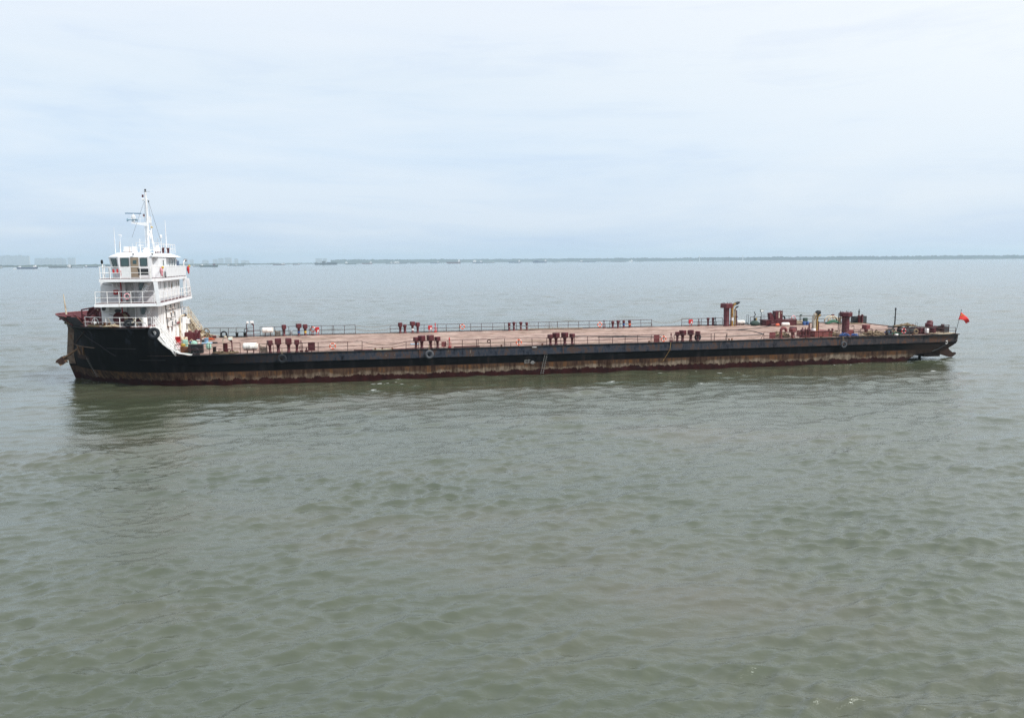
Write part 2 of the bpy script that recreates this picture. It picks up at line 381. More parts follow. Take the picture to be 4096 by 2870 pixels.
for lo, A in bands:
    wgt = np.clip((lo / cell - 1.3) / 1.6, 0, 1); wgt = wgt * wgt * (3 - 2 * wgt)
    GZ += wgt * samp(A, GX, GY)
gust = 1 + .30 * np.sin(GX * .19 + GY * .11 + 1.0) * np.sin(GX * .07 - GY * .23 + 2.0) + .22 * np.sin(GX * .41 + GY * .31) * np.sin(GY * .52 - GX * .13 + .6)
GZ *= gust
gust = np.clip(gust, .6, 1.3); w0 = np.clip(1.3 - GY / 150, 0, 1) * np.minimum(gust, 1.1)
# ship coordinates of each water point: lee of the hull, wake, bow wave
px, py = GX - SH_O.x, GY - SH_O.y
ss = px * cY + py * sY; tt = -px * sY + py * cY
lee = np.clip(1 - np.abs(tt + 5) / 6.5, 0, 1) * np.clip((ss + 48) / 6, 0, 1) * np.clip((56 - ss) / 6, 0, 1)
wake = np.clip((ss - 47) / 4, 0, 1) * np.clip(1 - np.abs(tt - 9) / 13, 0, 1) * np.clip(1 - (ss - 47) / 90, 0, 1)
calm = np.clip(lee * .9 + .75 * np.clip((tt + 30) / 10, 0, 1) * (tt < 0) * np.clip((ss + 50) / 6, 0, 1) * np.clip((-20 - ss) / 8, 0, 1), 0, 1)
GZ *= 1 - .38 * calm - .45 * np.clip(wake, 0, 1)
kv = np.zeros_like(GX)
for q in range(4):      # low divergent wave crests shed by the bow
    s0 = -45.5 + q * 6.5; d = (-tt + 7 - q * 0.8) - (ss - s0) * .36
    env = np.clip((ss - s0) / 3, 0, 1) * np.exp(-(np.clip(ss - s0, 0, None) / 15) ** 2) * (tt < 8.5)
    kv += .17 * env * np.exp(-(d / .42) ** 2) - .05 * env * np.exp(-((d - 1.1) / .8) ** 2)
for q in range(3):
    s0 = 31 + q * 6.5; d = (-tt + .3) - (ss - s0) * .30
    env = np.clip((ss - s0) / 3, 0, 1) * np.exp(-(np.clip(ss - s0, 0, None) / 12) ** 2) * (tt < .5)
    kv += .14 * env * np.exp(-(d / .45) ** 2)
hullm = (tt > 0) & (tt < 20.6) & (ss > -44) & (ss < 46)
GZ = GZ + kv * (~hullm)
edge = np.clip((1 - np.abs(GU)) / .05, 0, 1) * np.clip((GY - 13) / 2.5, 0, 1)
GZ = np.clip(GZ, -.6, .6) * edge; w0 = w0 * edge
CX = GX - w0 * .70 * samp(Dx, GX, GY); CY = GY - w0 * .70 * samp(Dy, GX, GY)
# foam amount per vertex: little crests beside the hull, stern wash
curv = GZ - .25 * (np.roll(GZ, 3, 0) + np.roll(GZ, -3, 0) + np.roll(GZ, 3, 1) + np.roll(GZ, -3, 1))
foam = np.clip(kv / .13 - .58, 0, 1) * .9
cr = np.clip((curv - .036) / .03, 0, 1) * np.clip(1 - np.abs(tt + 6) / 8, 0, 1) * np.clip((ss + 50) / 4, 0, 1) * np.clip((58 - ss) / 4, 0, 1)
stw = np.clip((ss - 46) / 3, 0, 1) * np.clip(1 - np.abs(tt - 8) / 10, 0, 1) * np.clip(1 - (ss - 46) / 30, 0, 1) * .55
foam = np.clip(np.maximum(np.maximum(foam * .75, cr * .8), stw), 0, 1)
V = np.stack([CX, CY, GZ], -1).reshape(-1, 3)
idx = np.arange(rows * cols).reshape(rows, cols)
Fq = np.stack([idx[:-1, :-1], idx[:-1, 1:], idx[1:, 1:], idx[1:, :-1]], -1).reshape(-1, 4)
nv = len(V)
# still water beyond the detailed patch, stitched to its rim at the same level
XO = 8900.0
Lo = np.stack([-XO * np.ones(rows), yy, np.zeros(rows)], -1); Ro = np.stack([XO * np.ones(rows), yy, np.zeros(rows)], -1)
iL = nv + np.arange(rows); iR = nv + rows + np.arange(rows)
cs_ = nv + 2 * rows; corners = np.array([(-XO, -XO, 0), (XO, -XO, 0), (-XO, XO, 0), (XO, XO, 0)], float)
V = np.vstack([V, Lo, Ro, corners])
FL = np.stack([iL[:-1], idx[:-1, 0], idx[1:, 0], iL[1:]], -1); FR = np.stack([idx[:-1, -1], iR[:-1], iR[1:], idx[1:, -1]], -1)
Fq = np.vstack([Fq, FL, FR, [[cs_, cs_ + 1, iR[0], iL[0]], [iL[-1], iR[-1], cs_ + 3, cs_ + 2]]])
npad = 2 * rows + 4
me = bpy.data.meshes.new('water'); me.vertices.add(len(V)); me.vertices.foreach_set('co', V.astype(np.float32).ravel())
me.loops.add(len(Fq) * 4); me.loops.foreach_set('vertex_index', Fq.astype(np.int32).ravel())
me.polygons.add(len(Fq)); me.polygons.foreach_set('loop_start', np.arange(0, len(Fq) * 4, 4, dtype=np.int32))
me.update(calc_edges=True); me.polygons.foreach_set('use_smooth', np.ones(len(Fq), bool))
at = me.attributes.new('foam', 'FLOAT', 'POINT'); at.data.foreach_set('value', np.append(foam.ravel(), [0] * npad).astype(np.float32))
at = me.attributes.new('calm', 'FLOAT', 'POINT'); at.data.foreach_set('value', np.append(calm.ravel(), [0] * npad).astype(np.float32))
water = bpy.data.objects.new('water', me); sc.collection.objects.link(water)
tag(water, 'murky grey green choppy river water reaching the far shore', 'water', kind='structure')
m, t, b = newmat('river_water'); tc = t.add('ShaderNodeTexCoord'); o = tc.outputs['Object']
silt = t.ramp(t.noise(t.mapping(o, scale=(.5, 1, 1)), .05, 5, .6), [(.3, (.046, .058, .033)), (.5, (.063, .072, .043)), (.66, (.088, .082, .055))])
fa = t.add('ShaderNodeAttribute', attribute_name='foam').outputs['Fac']
fn = t.noise(t.mapping(o, scale=(1, 1.6, 1)), 2.6, 6, .75)
ff = t.math('MULTIPLY', t.ramp(t.math('ADD', fn, t.math('MULTIPLY', fa, .45)), [(.66, 0.0), (.80, 1.0)]), t.ramp(fa, [(.02, 0.0), (.2, 1.0)]))
c = t.mix(t.math('MULTIPLY', ff, .8), silt, (.62, .64, .64))
t.link(c, b.inputs['Base Color']); b.inputs['IOR'].default_value = 1.72; b.inputs['Specular Tint'].default_value = (.89, 1.0, .96, 1)
t.link(t.mix(ff, .10, .8), b.inputs['Roughness'])
def ridge(v): return t.math('SUBTRACT', 1.0, t.math('ABSOLUTE', t.math('MULTIPLY', t.math('SUBTRACT', v, .5), 2.0)))
h1 = ridge(t.noise(t.mapping(o, scale=(.6, 1.35, 1), rot=(0, 0, R(8))), 1.9, 4, .6, .3))
h2 = ridge(t.noise(t.mapping(o, scale=(.7, 1.4, 1), rot=(0, 0, R(-14))), 5.6, 4, .62, .5))
h3 = t.noise(t.mapping(o, scale=(.55, 1.2, 1), rot=(0, 0, R(-6))), .42, 4, .6, .2)
b3 = t.add('ShaderNodeBump'); b3.inputs['Strength'].default_value = 1.0; b3.inputs['Distance'].default_value = .40; t.link(h3, b3.inputs['Height'])
# the long-wave bump stands in for the mesh waves only where the mesh is too coarse to carry them
dist = t.mrange(t.sep(o)[1], 70, 300, 0.0, .42); t.link(dist, b3.inputs['Strength'])
b1 = t.add('ShaderNodeBump'); cs = t.math('SUBTRACT', 1.0, t.math('MULTIPLY', t.add('ShaderNodeAttribute', attribute_name='calm').outputs['Fac'], .5))
t.link(t.math('MULTIPLY', cs, .6), b1.inputs['Strength']); b1.inputs['Distance'].default_value = .042; t.link(h1, b1.inputs['Height']); t.link(b3.outputs[0], b1.inputs['Normal'])
b2 = t.add('ShaderNodeBump'); t.link(t.math('MULTIPLY', cs, .85), b2.inputs['Strength']); b2.inputs['Distance'].default_value = .012; t.link(h2, b2.inputs['Height']); t.link(b1.outputs[0], b2.inputs['Normal'])
t.link(b2.outputs[0], b.inputs['Normal'])
me.materials.append(m)

# ================================================================== the barge
SHIP = bpy.data.objects.new('deck_barge', None); sc.collection.objects.link(SHIP)
SHIP.location = SH_O; SHIP.rotation_euler = (0, 0, YAW); SHIP.empty_display_size = 5
tag(SHIP, 'long rust-streaked black deck barge with pink-brown deck and white superstructure at its bow', 'ship')
SM = Matrix.Translation(SH_O) @ Matrix.Rotation(YAW, 4, 'Z')
def P(mb, name, mat, parent=None, mats=None): return mb.build(name, mat, parent or SHIP, mats)
def thing(name, label, cat, pos, rz=0.0, group=None):
    o = bpy.data.objects.new(name, None); sc.collection.objects.link(o); o.location = SM @ Vector(pos)
    o.rotation_euler = (0, 0, YAW + rz); o.empty_display_size = .5; return tag(o, label, cat, group)
def solo(mb, name, mat, label, cat, pos, rz=0.0, group=None, rx=0.0, ry=0.0, mats=None):
    o = mb.build(name, mat, None, mats); o.location = SM @ Vector(pos); o.rotation_euler = (rx, ry, YAW + rz); return tag(o, label, cat, group)
def copy_tree(o, parent=None):
    c = o.copy(); sc.collection.objects.link(c)
    if parent is not None: c.parent = parent
    for ch in o.children: copy_tree(ch, c)
    return c

TC, DZ, FZ = 10.3, 2.97, 5.75        # centreline, main deck height, forecastle deck height
def lerp(a, b, k): return a + (b - a) * max(0, min(1, k))
def stem_s(z):
    pr = [(-1.2, -43.6), (0, -44.45), (1.5, -44.95), (2.6, -45.1), (5.2, -44.85), (5.75, -45.0), (6.6, -46.0)]
    for (z0, s0), (z1, s1) in zip(pr, pr[1:]):
        if z <= z1: return s0 + (s1 - s0) * max(0, (z - z0)) / (z1 - z0)
    return pr[-1][1]
def hstem(z): return stem_s(z) + .55 * max(0, min(1, (5.6 - z) / .5))
def halfb(s, z):
    k = max(0, min(1, z / 5.75)); hb = lerp(10.15, 10.3, k)
    if s < -24:
        u = (-24 - s) / (-24 - hstem(z)); u = min(1, u); p = lerp(2.6, 4.6, k); q = lerp(.80, .74, k)
        return max(.40, hb * (1 - u ** p) ** q)
    if s > 38: hb -= .035 * (s - 38) * (1 - k) ** 2 * 1.2
    return hb
def ztop(s):
    c = [(-60, FZ), (-34.82, FZ), (-34.6, 5.35), (-34.3, 4.78), (-33.85, 4.2), (-33.3, 3.72), (-32.4, 3.22), (-31.6, DZ), (99, DZ)]
    for (s0, z0), (s1, z1) in zip(c, c[1:]):
        if s <= s1: return z0 + (z1 - z0) * (s - s0) / (s1 - s0)
def zbot(s):
    c = [(-99, -1.2), (45.6, -1.2), (46.4, .12), (47.4, .78), (49.4, .95), (51.0, 1.08), (52.1, 1.62), (52.6, 1.95), (60, 1.95)]
    for (s0, z0), (s1, z1) in zip(c, c[1:]):
        if s <= s1: return z0 + (z1 - z0) * (s - s0) / (s1 - s0)
ST = [-33.3, -33.85, -34.3, -34.6, -34.82, -32.4, -31.6, 45.6, 46.0, 46.4, 47.4, 48.4, 49.4, 50.2, 51.0, 51.6, 52.1, 52.6]
ST += list(np.arange(-24, 45, 3.0)) + list(np.arange(-31, -24, 1.0)) + [-35.5, -36.5, -37.5, -38.5, -39.5, -40.3, -41, -41.7, -42.3, -42.9, -43.4, -43.8, -44.2, -44.5, -44.7, -44.85]
ST = sorted(set(round(float(s), 3) for s in ST))
LV = [-1.2, -.4, .3, .95, 1.4, 2.04, 2.13, DZ, 3.6, 4.3, 5.0, 5.4, FZ]
def hp(s, z, side):     # side -1 near, +1 far
    s2 = max(s, hstem(z)); off = .13 * max(0, min(1, (s + 33.5) / 3)) if (z > 2.1 and z < 3.0) else 0
    if z == DZ and s < -31.6: off = 0
    return (s2, TC + side * (halfb(s2, z) + off), z)
hull = MB()
for side in (-1, 1):
    g = []
    for s in ST: g.append([hp(s, max(min(z, ztop(s)), zbot(s)), side) for z in LV])
    k = len(LV); vs = [p for r in g for p in r]
    fs = []
    for i in range(len(ST) - 1):
        for j in range(k - 1):
            a, b_, c_, d_ = i * k + j, (i + 1) * k + j, (i + 1) * k + j + 1, i * k + j + 1
            fs.append((a, b_, c_, d_) if side < 0 else (d_, c_, b_, a))
    hull._add(vs, fs)
# bottom, transom, stem closing strips
for i in range(len(ST) - 1):
    a, b_ = ST[i], ST[i + 1]
    hull._add([hp(a, zbot(a), -1), hp(b_, zbot(b_), -1), hp(b_, zbot(b_), 1), hp(a, zbot(a), 1)], [(0, 3, 2, 1)])
hull._add([hp(52.6, z, -1) for z in (1.95, 2.04, 2.13, DZ)] + [hp(52.6, z, 1) for z in (1.95, 2.04, 2.13, DZ)], [(0, 4, 5, 1), (1, 5, 6, 2), (2, 6, 7, 3)])
hull = P(hull, 'hull', 'hull'); fix_normals(hull)
# stem post
sp = MB(); prof = [-1.1, 0, 1.5, 2.6, 4.0, 5.2, FZ]
for a, b_ in zip(prof, prof[1:]):
    s0, s1 = stem_s(a) + .10, stem_s(b_) + .10; w_ = .45
    vs = [(s0 - .12, TC - w_, a), (s0 + .62, TC - w_ - .1, a), (s0 + .62, TC + w_ + .1, a), (s0 - .12, TC + w_, a), (s1 - .12, TC - w_, b_), (s1 + .62, TC - w_ - .1, b_), (s1 + .62, TC + w_ + .1, b_), (s1 - .12, TC + w_, b_)]
    sp._add(vs, [(0, 1, 5, 4), (3, 0, 4, 7), (2, 3, 7, 6), (1, 2, 6, 5)])
MAT['stem'] = paint('stem_bar', (.17, .125, .095), .8, .5, .4, (.20, .10, .04), 1.4, .25, .2)
spo = P(sp, 'stem_bar', None, mats=['stem', 'hull']); spo.data.polygons.foreach_set('material_index', [1 if i < 8 else 0 for i in range(len(sp.f))])
# main deck plating
dk = MB(); e = .02
ds = [s for s in ST if s > -36]; vs = []; fs = []
for s in ds: vs += [(s, TC - halfb(s, DZ) - .05, DZ), (s, TC + halfb(s, DZ) + .05, DZ)]
fs = [(2 * i, 2 * i + 2, 2 * i + 3, 2 * i + 1) for i in range(len(ds) - 1)]
dk._add(vs, fs); P(dk, 'main_deck', 'deck')
# gunwale bars
for y0 in (-.14, 20.58):
    gb = MB(); gb.box(-31.4, 52.62, y0, y0 + .16, DZ - .02, DZ + .07); P(gb, 'gunwale_bar', 'black' if y0 < 0 else 'dkgrey')
gb = MB(); gb.box(52.46, 52.64, .03, 20.57, DZ - .02, DZ + .08); P(gb, 'gunwale_bar', 'rust')
# forecastle deck
fd = MB(); fsn = [s for s in ST if s <= -34.8]; vs = []
for s in fsn: vs += [(max(s, stem_s(FZ)), TC - halfb(s, FZ), FZ), (max(s, stem_s(FZ)), TC + halfb(s, FZ), FZ)]
fd._add(vs, [(2 * i, 2 * i + 2, 2 * i + 3, 2 * i + 1) for i in range(len(fsn) - 1)]); P(fd, 'forecastle_deck', 'redbrown')
# forecastle break wall
fb = MB(); zs_ = [DZ + .004, 3.6, 4.3, 5.0, FZ - .004]
yb_ = [halfb(-34.9, z_) - .06 for z_ in zs_]
fb.prism([(TC - y_, z_) for y_, z_ in zip(yb_, zs_)] + [(TC + y_, z_) for y_, z_ in reversed(list(zip(yb_, zs_)))], 'x', -34.98, -34.8)
for yv in np.arange(1.2, 20, 1.15): fb.box(-34.8, -34.72, yv, yv + .07, DZ + .01, FZ - .05)
P(fb, 'break_wall', 'white_rusty')
# curved white edge plates
for side in (-1, 1):
    c = [(-34.9, FZ + .02), (-34.72, 5.62), (-34.6, 5.35), (-34.3, 4.78), (-33.85, 4.2), (-33.3, 3.72), (-32.4, 3.22), (-31.3, DZ + .05)]
    cp = MB()
    for (a, za), (b_, zb) in zip(c, c[1:]):
        y0 = TC + side * 10.36
        cp._add([(a, y0 - .11, za), (b_, y0 - .11, zb), (b_, y0 + .11, zb), (a, y0 + .11, za), (a + .12, y0 - .11, za + .10), (b_ + .12, y0 - .11, zb + .10), (b_ + .12, y0 + .11, zb + .10), (a + .12, y0 + .11, za + .10)],
                [(4, 5, 6, 7), (0, 1, 5, 4), (2, 3, 7, 6), (0, 3, 2, 1)])
    P(cp, 'edge_plate', 'cream_rusty' if side > 0 else 'white_rail')
# bulwark at the bow: near side stops at a sloping plate, far side runs further aft
bw = MB()
def rim(z):
    pts = []
    for s in (-42.7, -43.1, -43.5, -43.9, -44.4, -44.8, -45.0): pts.append((s, TC - halfb(s, FZ)))
    pts.append((stem_s(FZ) - .02, TC))
    far = [(s, TC + halfb(s, FZ)) for s in (-45.0, -44.8, -44.4, -43.9, -43.2, -42.5, -41.9, -41, -40)]
    return pts + far
rp = rim(0); n_ = len(rp); vs = []
for i, (s, y_) in enumerate(rp):
    fl = .95; d = Vector((s + 36, (y_ - TC) * .62)); d.normalize()
    sl = .0 if i > 0 else .0
    top = 6.62
    vs += [(s, y_, FZ - .02), (s + d.x * fl, y_ + d.y * fl * .22, top), (s + d.x * (fl - .10), y_ + d.y * (fl * .22 - .1), top), (s + .08, y_ - d.y * .1, FZ)]
fs = []
for i in range(n_ - 1):
    a, b_ = i * 4, i * 4 + 4
    if i in (3,): continue       # mooring gap beside the stem
    fs += [(a, b_, b_ + 1, a + 1), (a + 1, b_ + 1, b_ + 2, a + 2), (a + 2, b_ + 2, b_ + 3, a + 3)]
bw._add(vs, fs)
bwo = P(bw, 'bulwark', None, mats=['black', 'maroon'])
bwo.data.polygons.foreach_set('material_index', [0 if i % 3 == 0 else 1 for i in range(len(fs))])
# plate that closes the near side of the bulwark, leaning aft
bp_ = MB(); bp_.prism([(-43.35, 6.62), (-42.45, 6.62), (-41.75, FZ), (-42.75, FZ)], 'y', TC - halfb(-42.4, FZ) - .16, TC - halfb(-42.4, FZ) - .04); P(bp_, 'bulwark_end', None, mats=['black'])
tr = MB(); tr.tube([(-42.45, TC - halfb(-42.4, FZ) - .1, 6.64), (-41.73, TC - halfb(-42.4, FZ) - .1, FZ + .02)], .06, 6); P(tr, 'bulwark_trim', 'redbrown')
cap = MB(); cap.tube([(vs[i * 4 + 1][0], vs[i * 4 + 1][1], 6.66) for i in range(n_)], .075, 6); P(cap, 'bulwark_cap', 'maroon_light')
for i in list(range(4, n_ - 1)):
    s, y_ = rp[i]; st_ = MB(); a = vs[i * 4 + 2]
    st_._add([(s + .1, y_, FZ), (s + .75, y_ + (TC - y_) * .10, FZ), (a[0], a[1], 6.55), (s + .1, y_ + .06, FZ), (s + .75, y_ + (TC - y_) * .10 + .06, FZ), (a[0], a[1] + .06, 6.55)], [(0, 1, 2), (5, 4, 3), (1, 4, 5, 2)])
    P(st_, 'bulwark_stay', 'maroon')
pa_, pb_ = Vector(vs[6 * 4]), Vector(vs[6 * 4 + 1]); pm_ = pa_.lerp(pb_, .5) + Vector((-.02, -.10, 0))
rd = MB(); rd.cbox(pm_, (.34, .05, .26), rz=R(-38), rx=R(-38)); P(rd, 'hawse_cover', 'maroon_light')
# hull bars on the bow flare and the anchor pocket
def nside(s, z, off=.05): s = max(s, hstem(z) + .05); return (s, TC - halfb(s, z) - off, z)
br = MB(); br.tube([nside(s, z) for s, z in ((-43.9, 3.62), (-43.4, 4.05), (-42.8, 4.5), (-42.2, 4.95), (-41.9, 5.25))], .07, 6); P(br, 'bow_strap', 'dark_rust')
br = MB(); br.tube([nside(s, 3.6) for s in (-44.1, -43.5, -42.8, -42, -41.3, -40.9)], .045, 6); P(br, 'bow_strap', 'stem')
br = MB(); br.tube([nside(s, z, .02) for s, z in ((-43.6, 5.45), (-42.6, 5.2), (-41.6, 4.6), (-40.2, 3.9), (-39.2, 3.2), (-38.6, 2.9))], .05, 5); P(br, 'bow_strap', 'black')
kn = MB(); kn.tube([nside(s, 5.62, .06) for s in np.arange(-44.4, -35, .6)], .06, 5); P(kn, 'knuckle_bar', 'black')
for pz, a, b_ in ((3.65, -39.5, -36), (2.55, -36.3, -33.5)):
    br = MB(); br.tube([nside(s, pz, .01) for s in np.arange(a, b_, .5)], .035, 5); P(br, 'weld_bar', 'black')
pk = MB()
for i in range(6):
    z0, z1 = 2.28 + i * .22, 2.50 + i * .22; s0 = -43.55; s1 = -42.3 + .08 * math.sin(i)
    pk._add([nside(s0, z0, .04), nside((s0 + s1) / 2, z0, .04), nside(s1 + (.5 if i < 2 else 0), z0, .04), nside(s0, z1, .04), nside((s0 + s1) / 2, z1, .04), nside(s1, z1, .04)], [(0, 1, 4, 3), (1, 2, 5, 4)])
P(pk, 'anchor_pocket', 'dark_rust')
for a in ((-43.3, 3.55, -42.9, 2.75), (-42.4, 3.65, -42.5, 2.8)):
    q = MB(); q.tube([nside(a[0], a[1], .12), nside((a[0] + a[2]) / 2, (a[1] + a[3]) / 2, .2), nside(a[2], a[3], .12)], .11, 6); P(q, 'pocket_rib', 'rust_tan')
# draught marks (rows of numerals and ticks) and load line mark
def numerals(pts, off, h=.085):
    q = MB(); digs = ['8', '6', '4', '2']
    for i, (s, z) in enumerate(pts):
        y0 = TC - halfb(max(s, stem_s(z)), z) - off
        q.box(s - .13, s + .16, y0 - .009, y0, z - .007, z + .007)
        q.box(s - .142, s - .122, y0 - .02, y0 + .01, z - .115, z + .115)
        d = i % 4
        # 7-segment style digit
        x0, x1 = s + .08, s + .16; seg = [('h', z + h / 2), ('h', z), ('h', z - h / 2)]
        for _, zz_ in (seg[0], seg[2]): q.box(x0, x1, y0 - .01, y0, zz_ - .011, zz_ + .011)
        ver = {0: ((0, 1), (0, -1), (1, 1), (1, -1)), 1: ((0, 1), (0, -1), (1, -1)), 2: ((0, 1), (1, 1), (1, -1)), 3: ((1, 1), (0, -1))}[d]
        for cx_, cz in ver: xx_ = x0 if cx_ == 0 else x1; q.box(xx_ - .011, xx_ + .011, y0 - .01, y0, min(z, z + cz * h / 2), max(z, z + cz * h / 2))
    return P(q, 'draught_mark', 'worn_white')
numerals([(-41.95 + i * .085, 2.40 - i * .2) for i in range(10)], .03)
numerals([(3.62 - i * .045, 2.05 - i * .21) for i in range(10)], .03)
q = MB(); y0 = TC - halfb(2.2, 1.3) - .03; q.lathe((2.2, y0, 1.27), [(.15, 0), (.15, .02), (.19, .02), (.19, 0)], 18, 'y')
q.box(1.92, 2.48, y0 - .03, y0, 1.25, 1.29); q.lathe((2.2, y0, 1.18), [(0, 0), (.11, 0), (.11, .022), (0, .022)], 14, 'y')
q.box(1.35, 1.40, y0 - .02, y0, 1.2, 1.55); 
for z_ in (1.22, 1.38, 1.52): q.box(1.4, 1.75 + (z_ - 1.2) * .6, y0 - .02, y0, z_, z_ + .035)
q.box(1.78, 1.82, y0 - .02, y0, 1.22, 1.62)
P(q, 'load_line_mark', 'worn_white')
q = MB(); q.tube([(50.93, .02, 2.22), (51.12, .02, 2.26), (51.2, .02, 2.05), (51.05, .02, 1.92), (50.9, .02, 1.98)], .05, 5); P(q, 'mooring_pad', 'buoy_white'); q = MB(); q.tube([(50.95, .05, 1.8), (50.3, .35, 1.35), (49.5, .4, 1.05)], .045, 5); P(q, 'bilge_bar', 'dkgrey')
q = MB(); q.box(2.1, 2.56, -.19, -.145, 2.86, 2.92); P(q, 'deck_line_mark', 'buoy_white')
# weld seams and rust run on the side
for s_ in (-9.5, 5.4, 22.9, 38.6):
    q = MB(); q.tube([(s_, -.155, 2.95), (s_ + .02, -.155, 2.15)], .03, 5); P(q, 'side_frame', 'rust' if s_ < 20 else 'black')
q = MB(); q.tube([(17.3, -.16, 2.95), (17.2, -.16, 2.2), (16.9, .02, 1.6), (16.5, .1, .95)], .035, 5); P(q, 'drain_stain', 'brass')
# stern underbody: skeg box, rudder stock, rudder blade and stern bracket
q = MB(); q.box(49.4, 51.5, 1.6, 5.5, .30, .96); P(q, 'skeg_box', 'dark_rust')
q = MB(); q.cyl((50.2, 3.4, -1.0), (50.2, 3.4, .4), .16, 10); P(q, 'rudder_stock', 'black')
for yv in (2.2, 17.2):
    q = MB(); q.prism([(51.7, 1.25), (52.55, 1.75), (53.0, 1.55), (53.15, 1.05), (53.75, .55), (54.1, .62), (54.15, .42), (53.55, .05), (53.2, .12), (51.55, .62)], 'y', yv, yv + .35); P(q, 'rudder_bracket', 'dark_rust')

# ------------------------------------------------------------------ superstructure
dh = MB()
H0, H1, HN, HF_ = -40.0, -34.8, 3.75, 16.1       # s range, t range
dh.prism([(H0, HN), (-37.7, HN), (-37.7, 4.3), (-36.85, 4.3), (-36.85, HN), (H1, HN), (H1, HF_), (H0, HF_)], 'z', FZ + .004, 7.7)
dh.prism([(H0 + .05, HN), (-37.7, HN), (-37.7, 4.3), (-36.85, 4.3), (-36.85, HN), (H1, HN), (H1, HF_), (H0 + .05, HF_)], 'z', 8.0, 10.05)
for yv in (5.2, 6.35, 11.2, 12.6, 13.4, 15.6): dh.box(H1 - .01, H1 + .07, yv, yv + .06, FZ + .01, 7.68)
for yv in (5.4, 8.4, 10.4, 12.2, 13.0, 15.8): dh.box(H1 - .01, H1 + .06, yv, yv + .05, 8.02, 10.02)
o = P(dh, 'deckhouse', 'white'); fix_normals(o)
q = MB(); q.box(H1 + .002, H1 + .012, HN + .02, HF_ - .02, FZ + .01, 7.68); P(q, 'aft_wall_plating', 'white_rusty')
for nm, a in (('boat_deck', ((-39.95, 1.2), (-34.05, 1.2), (-34.05, 19.4), (-39.95, 19.4), 7.70, 8.0)), ('bridge_deck', ((-39.4, 1.2), (-34.75, 1.2), (-34.2, 3.2), (-34.2, 17.4), (-34.75, 19.4), (-39.4, 19.4), 10.05, 10.33))):
    pts = list(a[:-2]); d_ = MB(); d_.prism(pts, 'z', a[-2], a[-1]); o = P(d_, nm, 'white'); fix_normals(o)
    ins = MB(); cx_ = sum(p[0] for p in pts) / len(pts); cy_ = TC
    ins.prism([(cx_ + (p[0] - cx_) * .985, cy_ + (p[1] - cy_) * .993) for p in pts], 'z', a[-1] + .002, a[-1] + .03); o2 = P(ins, 'deck_covering', 'maroon', o); fix_normals(o2)
q = MB(); q.prism([(-34.62, 10.04), (-34.25, 10.04), (-34.08, 8.02), (-34.42, 8.02)], 'y', 1.25, 1.37); P(q, 'wing_bulkhead', 'white')
q = MB(); q.prism([(-34.62, 10.04), (-34.25, 10.04), (-34.08, 8.02), (-34.42, 8.02)], 'y', 19.2, 19.3); P(q, 'wing_bulkhead', 'white')
q = MB(); q.box(-34.45, -34.2, 16.2, 16.6, 8.03, 10.04); P(q, 'deck_pillar', 'white')
for a in ((-36.85, -35.75),):   # stair trunk plates
    for z0, z1 in ((8.02, 10.03), (FZ + .01, 7.68)): q = MB(); q.box(a[0], a[0] + .06, 3.35, 3.72, z0, z1); P(q, 'stair_screen', 'white')
# wheelhouse: plan with chamfered corners, walls leaning out, sloping roof edge
ZB, ZE, ZT = 10.36, 12.42, 12.84
def plan(g, fwd): # g outward growth
    return [(-38.05 - g - fwd * .5, 3.6 - g), (-35.15 + g, 3.6 - g), (-35.15 + g, 16.9 + g), (-38.05 - g - fwd * .5, 16.9 + g), (-39.0 - g - fwd, 15.6 + g), (-39.0 - g - fwd, 4.9 - g)]
wh = MB(); a = plan(0, 0); b_ = plan(0, .34); n_ = len(a)
wh._add([(p[0], p[1], ZB) for p in a] + [(p[0], p[1], ZE) for p in b_], [(i, (i + 1) % n_, n_ + (i + 1) % n_, n_ + i) for i in range(n_)])
o = P(wh, 'wheelhouse', 'white'); fix_normals(o)
rf = MB(); b1_, b2_ = plan(.012, .34), plan(-.42, .05)
b1_ = [(p[0] + (.55 if p[0] > -36 else 0), p[1]) for p in b1_]
rf._add([(p[0], p[1], ZE) for p in b1_] + [(p[0], p[1], ZE + .015) for p in b1_] + [(p[0], p[1], ZT) for p in b2_],
        [tuple(range(n_))] + [(i, (i + 1) % n_, n_ + (i + 1) % n_, n_ + i) for i in range(n_)] + [(n_ + i, n_ + (i + 1) % n_, 2 * n_ + (i + 1) % n_, 2 * n_ + i) for i in range(n_)] + [tuple(range(2 * n_, 3 * n_))])
o = P(rf, 'wheelhouse_roof', 'white'); fix_normals(o)
q = MB(); q.box(-35.15, -34.7, 4.6, 8.6, ZB, 12.42); o = P(q, 'funnel_casing', 'white')
q = MB(); q.bbox((-34.66, 7.0, 11.85), (.05, .42, .5), bev=.015); o = P(q, 'window', 'dkgrey'); q = MB(); q.box(-34.63, -34.62, 6.85, 7.15, 11.65, 12.05); P(q, 'pane', 'lampglass', o)
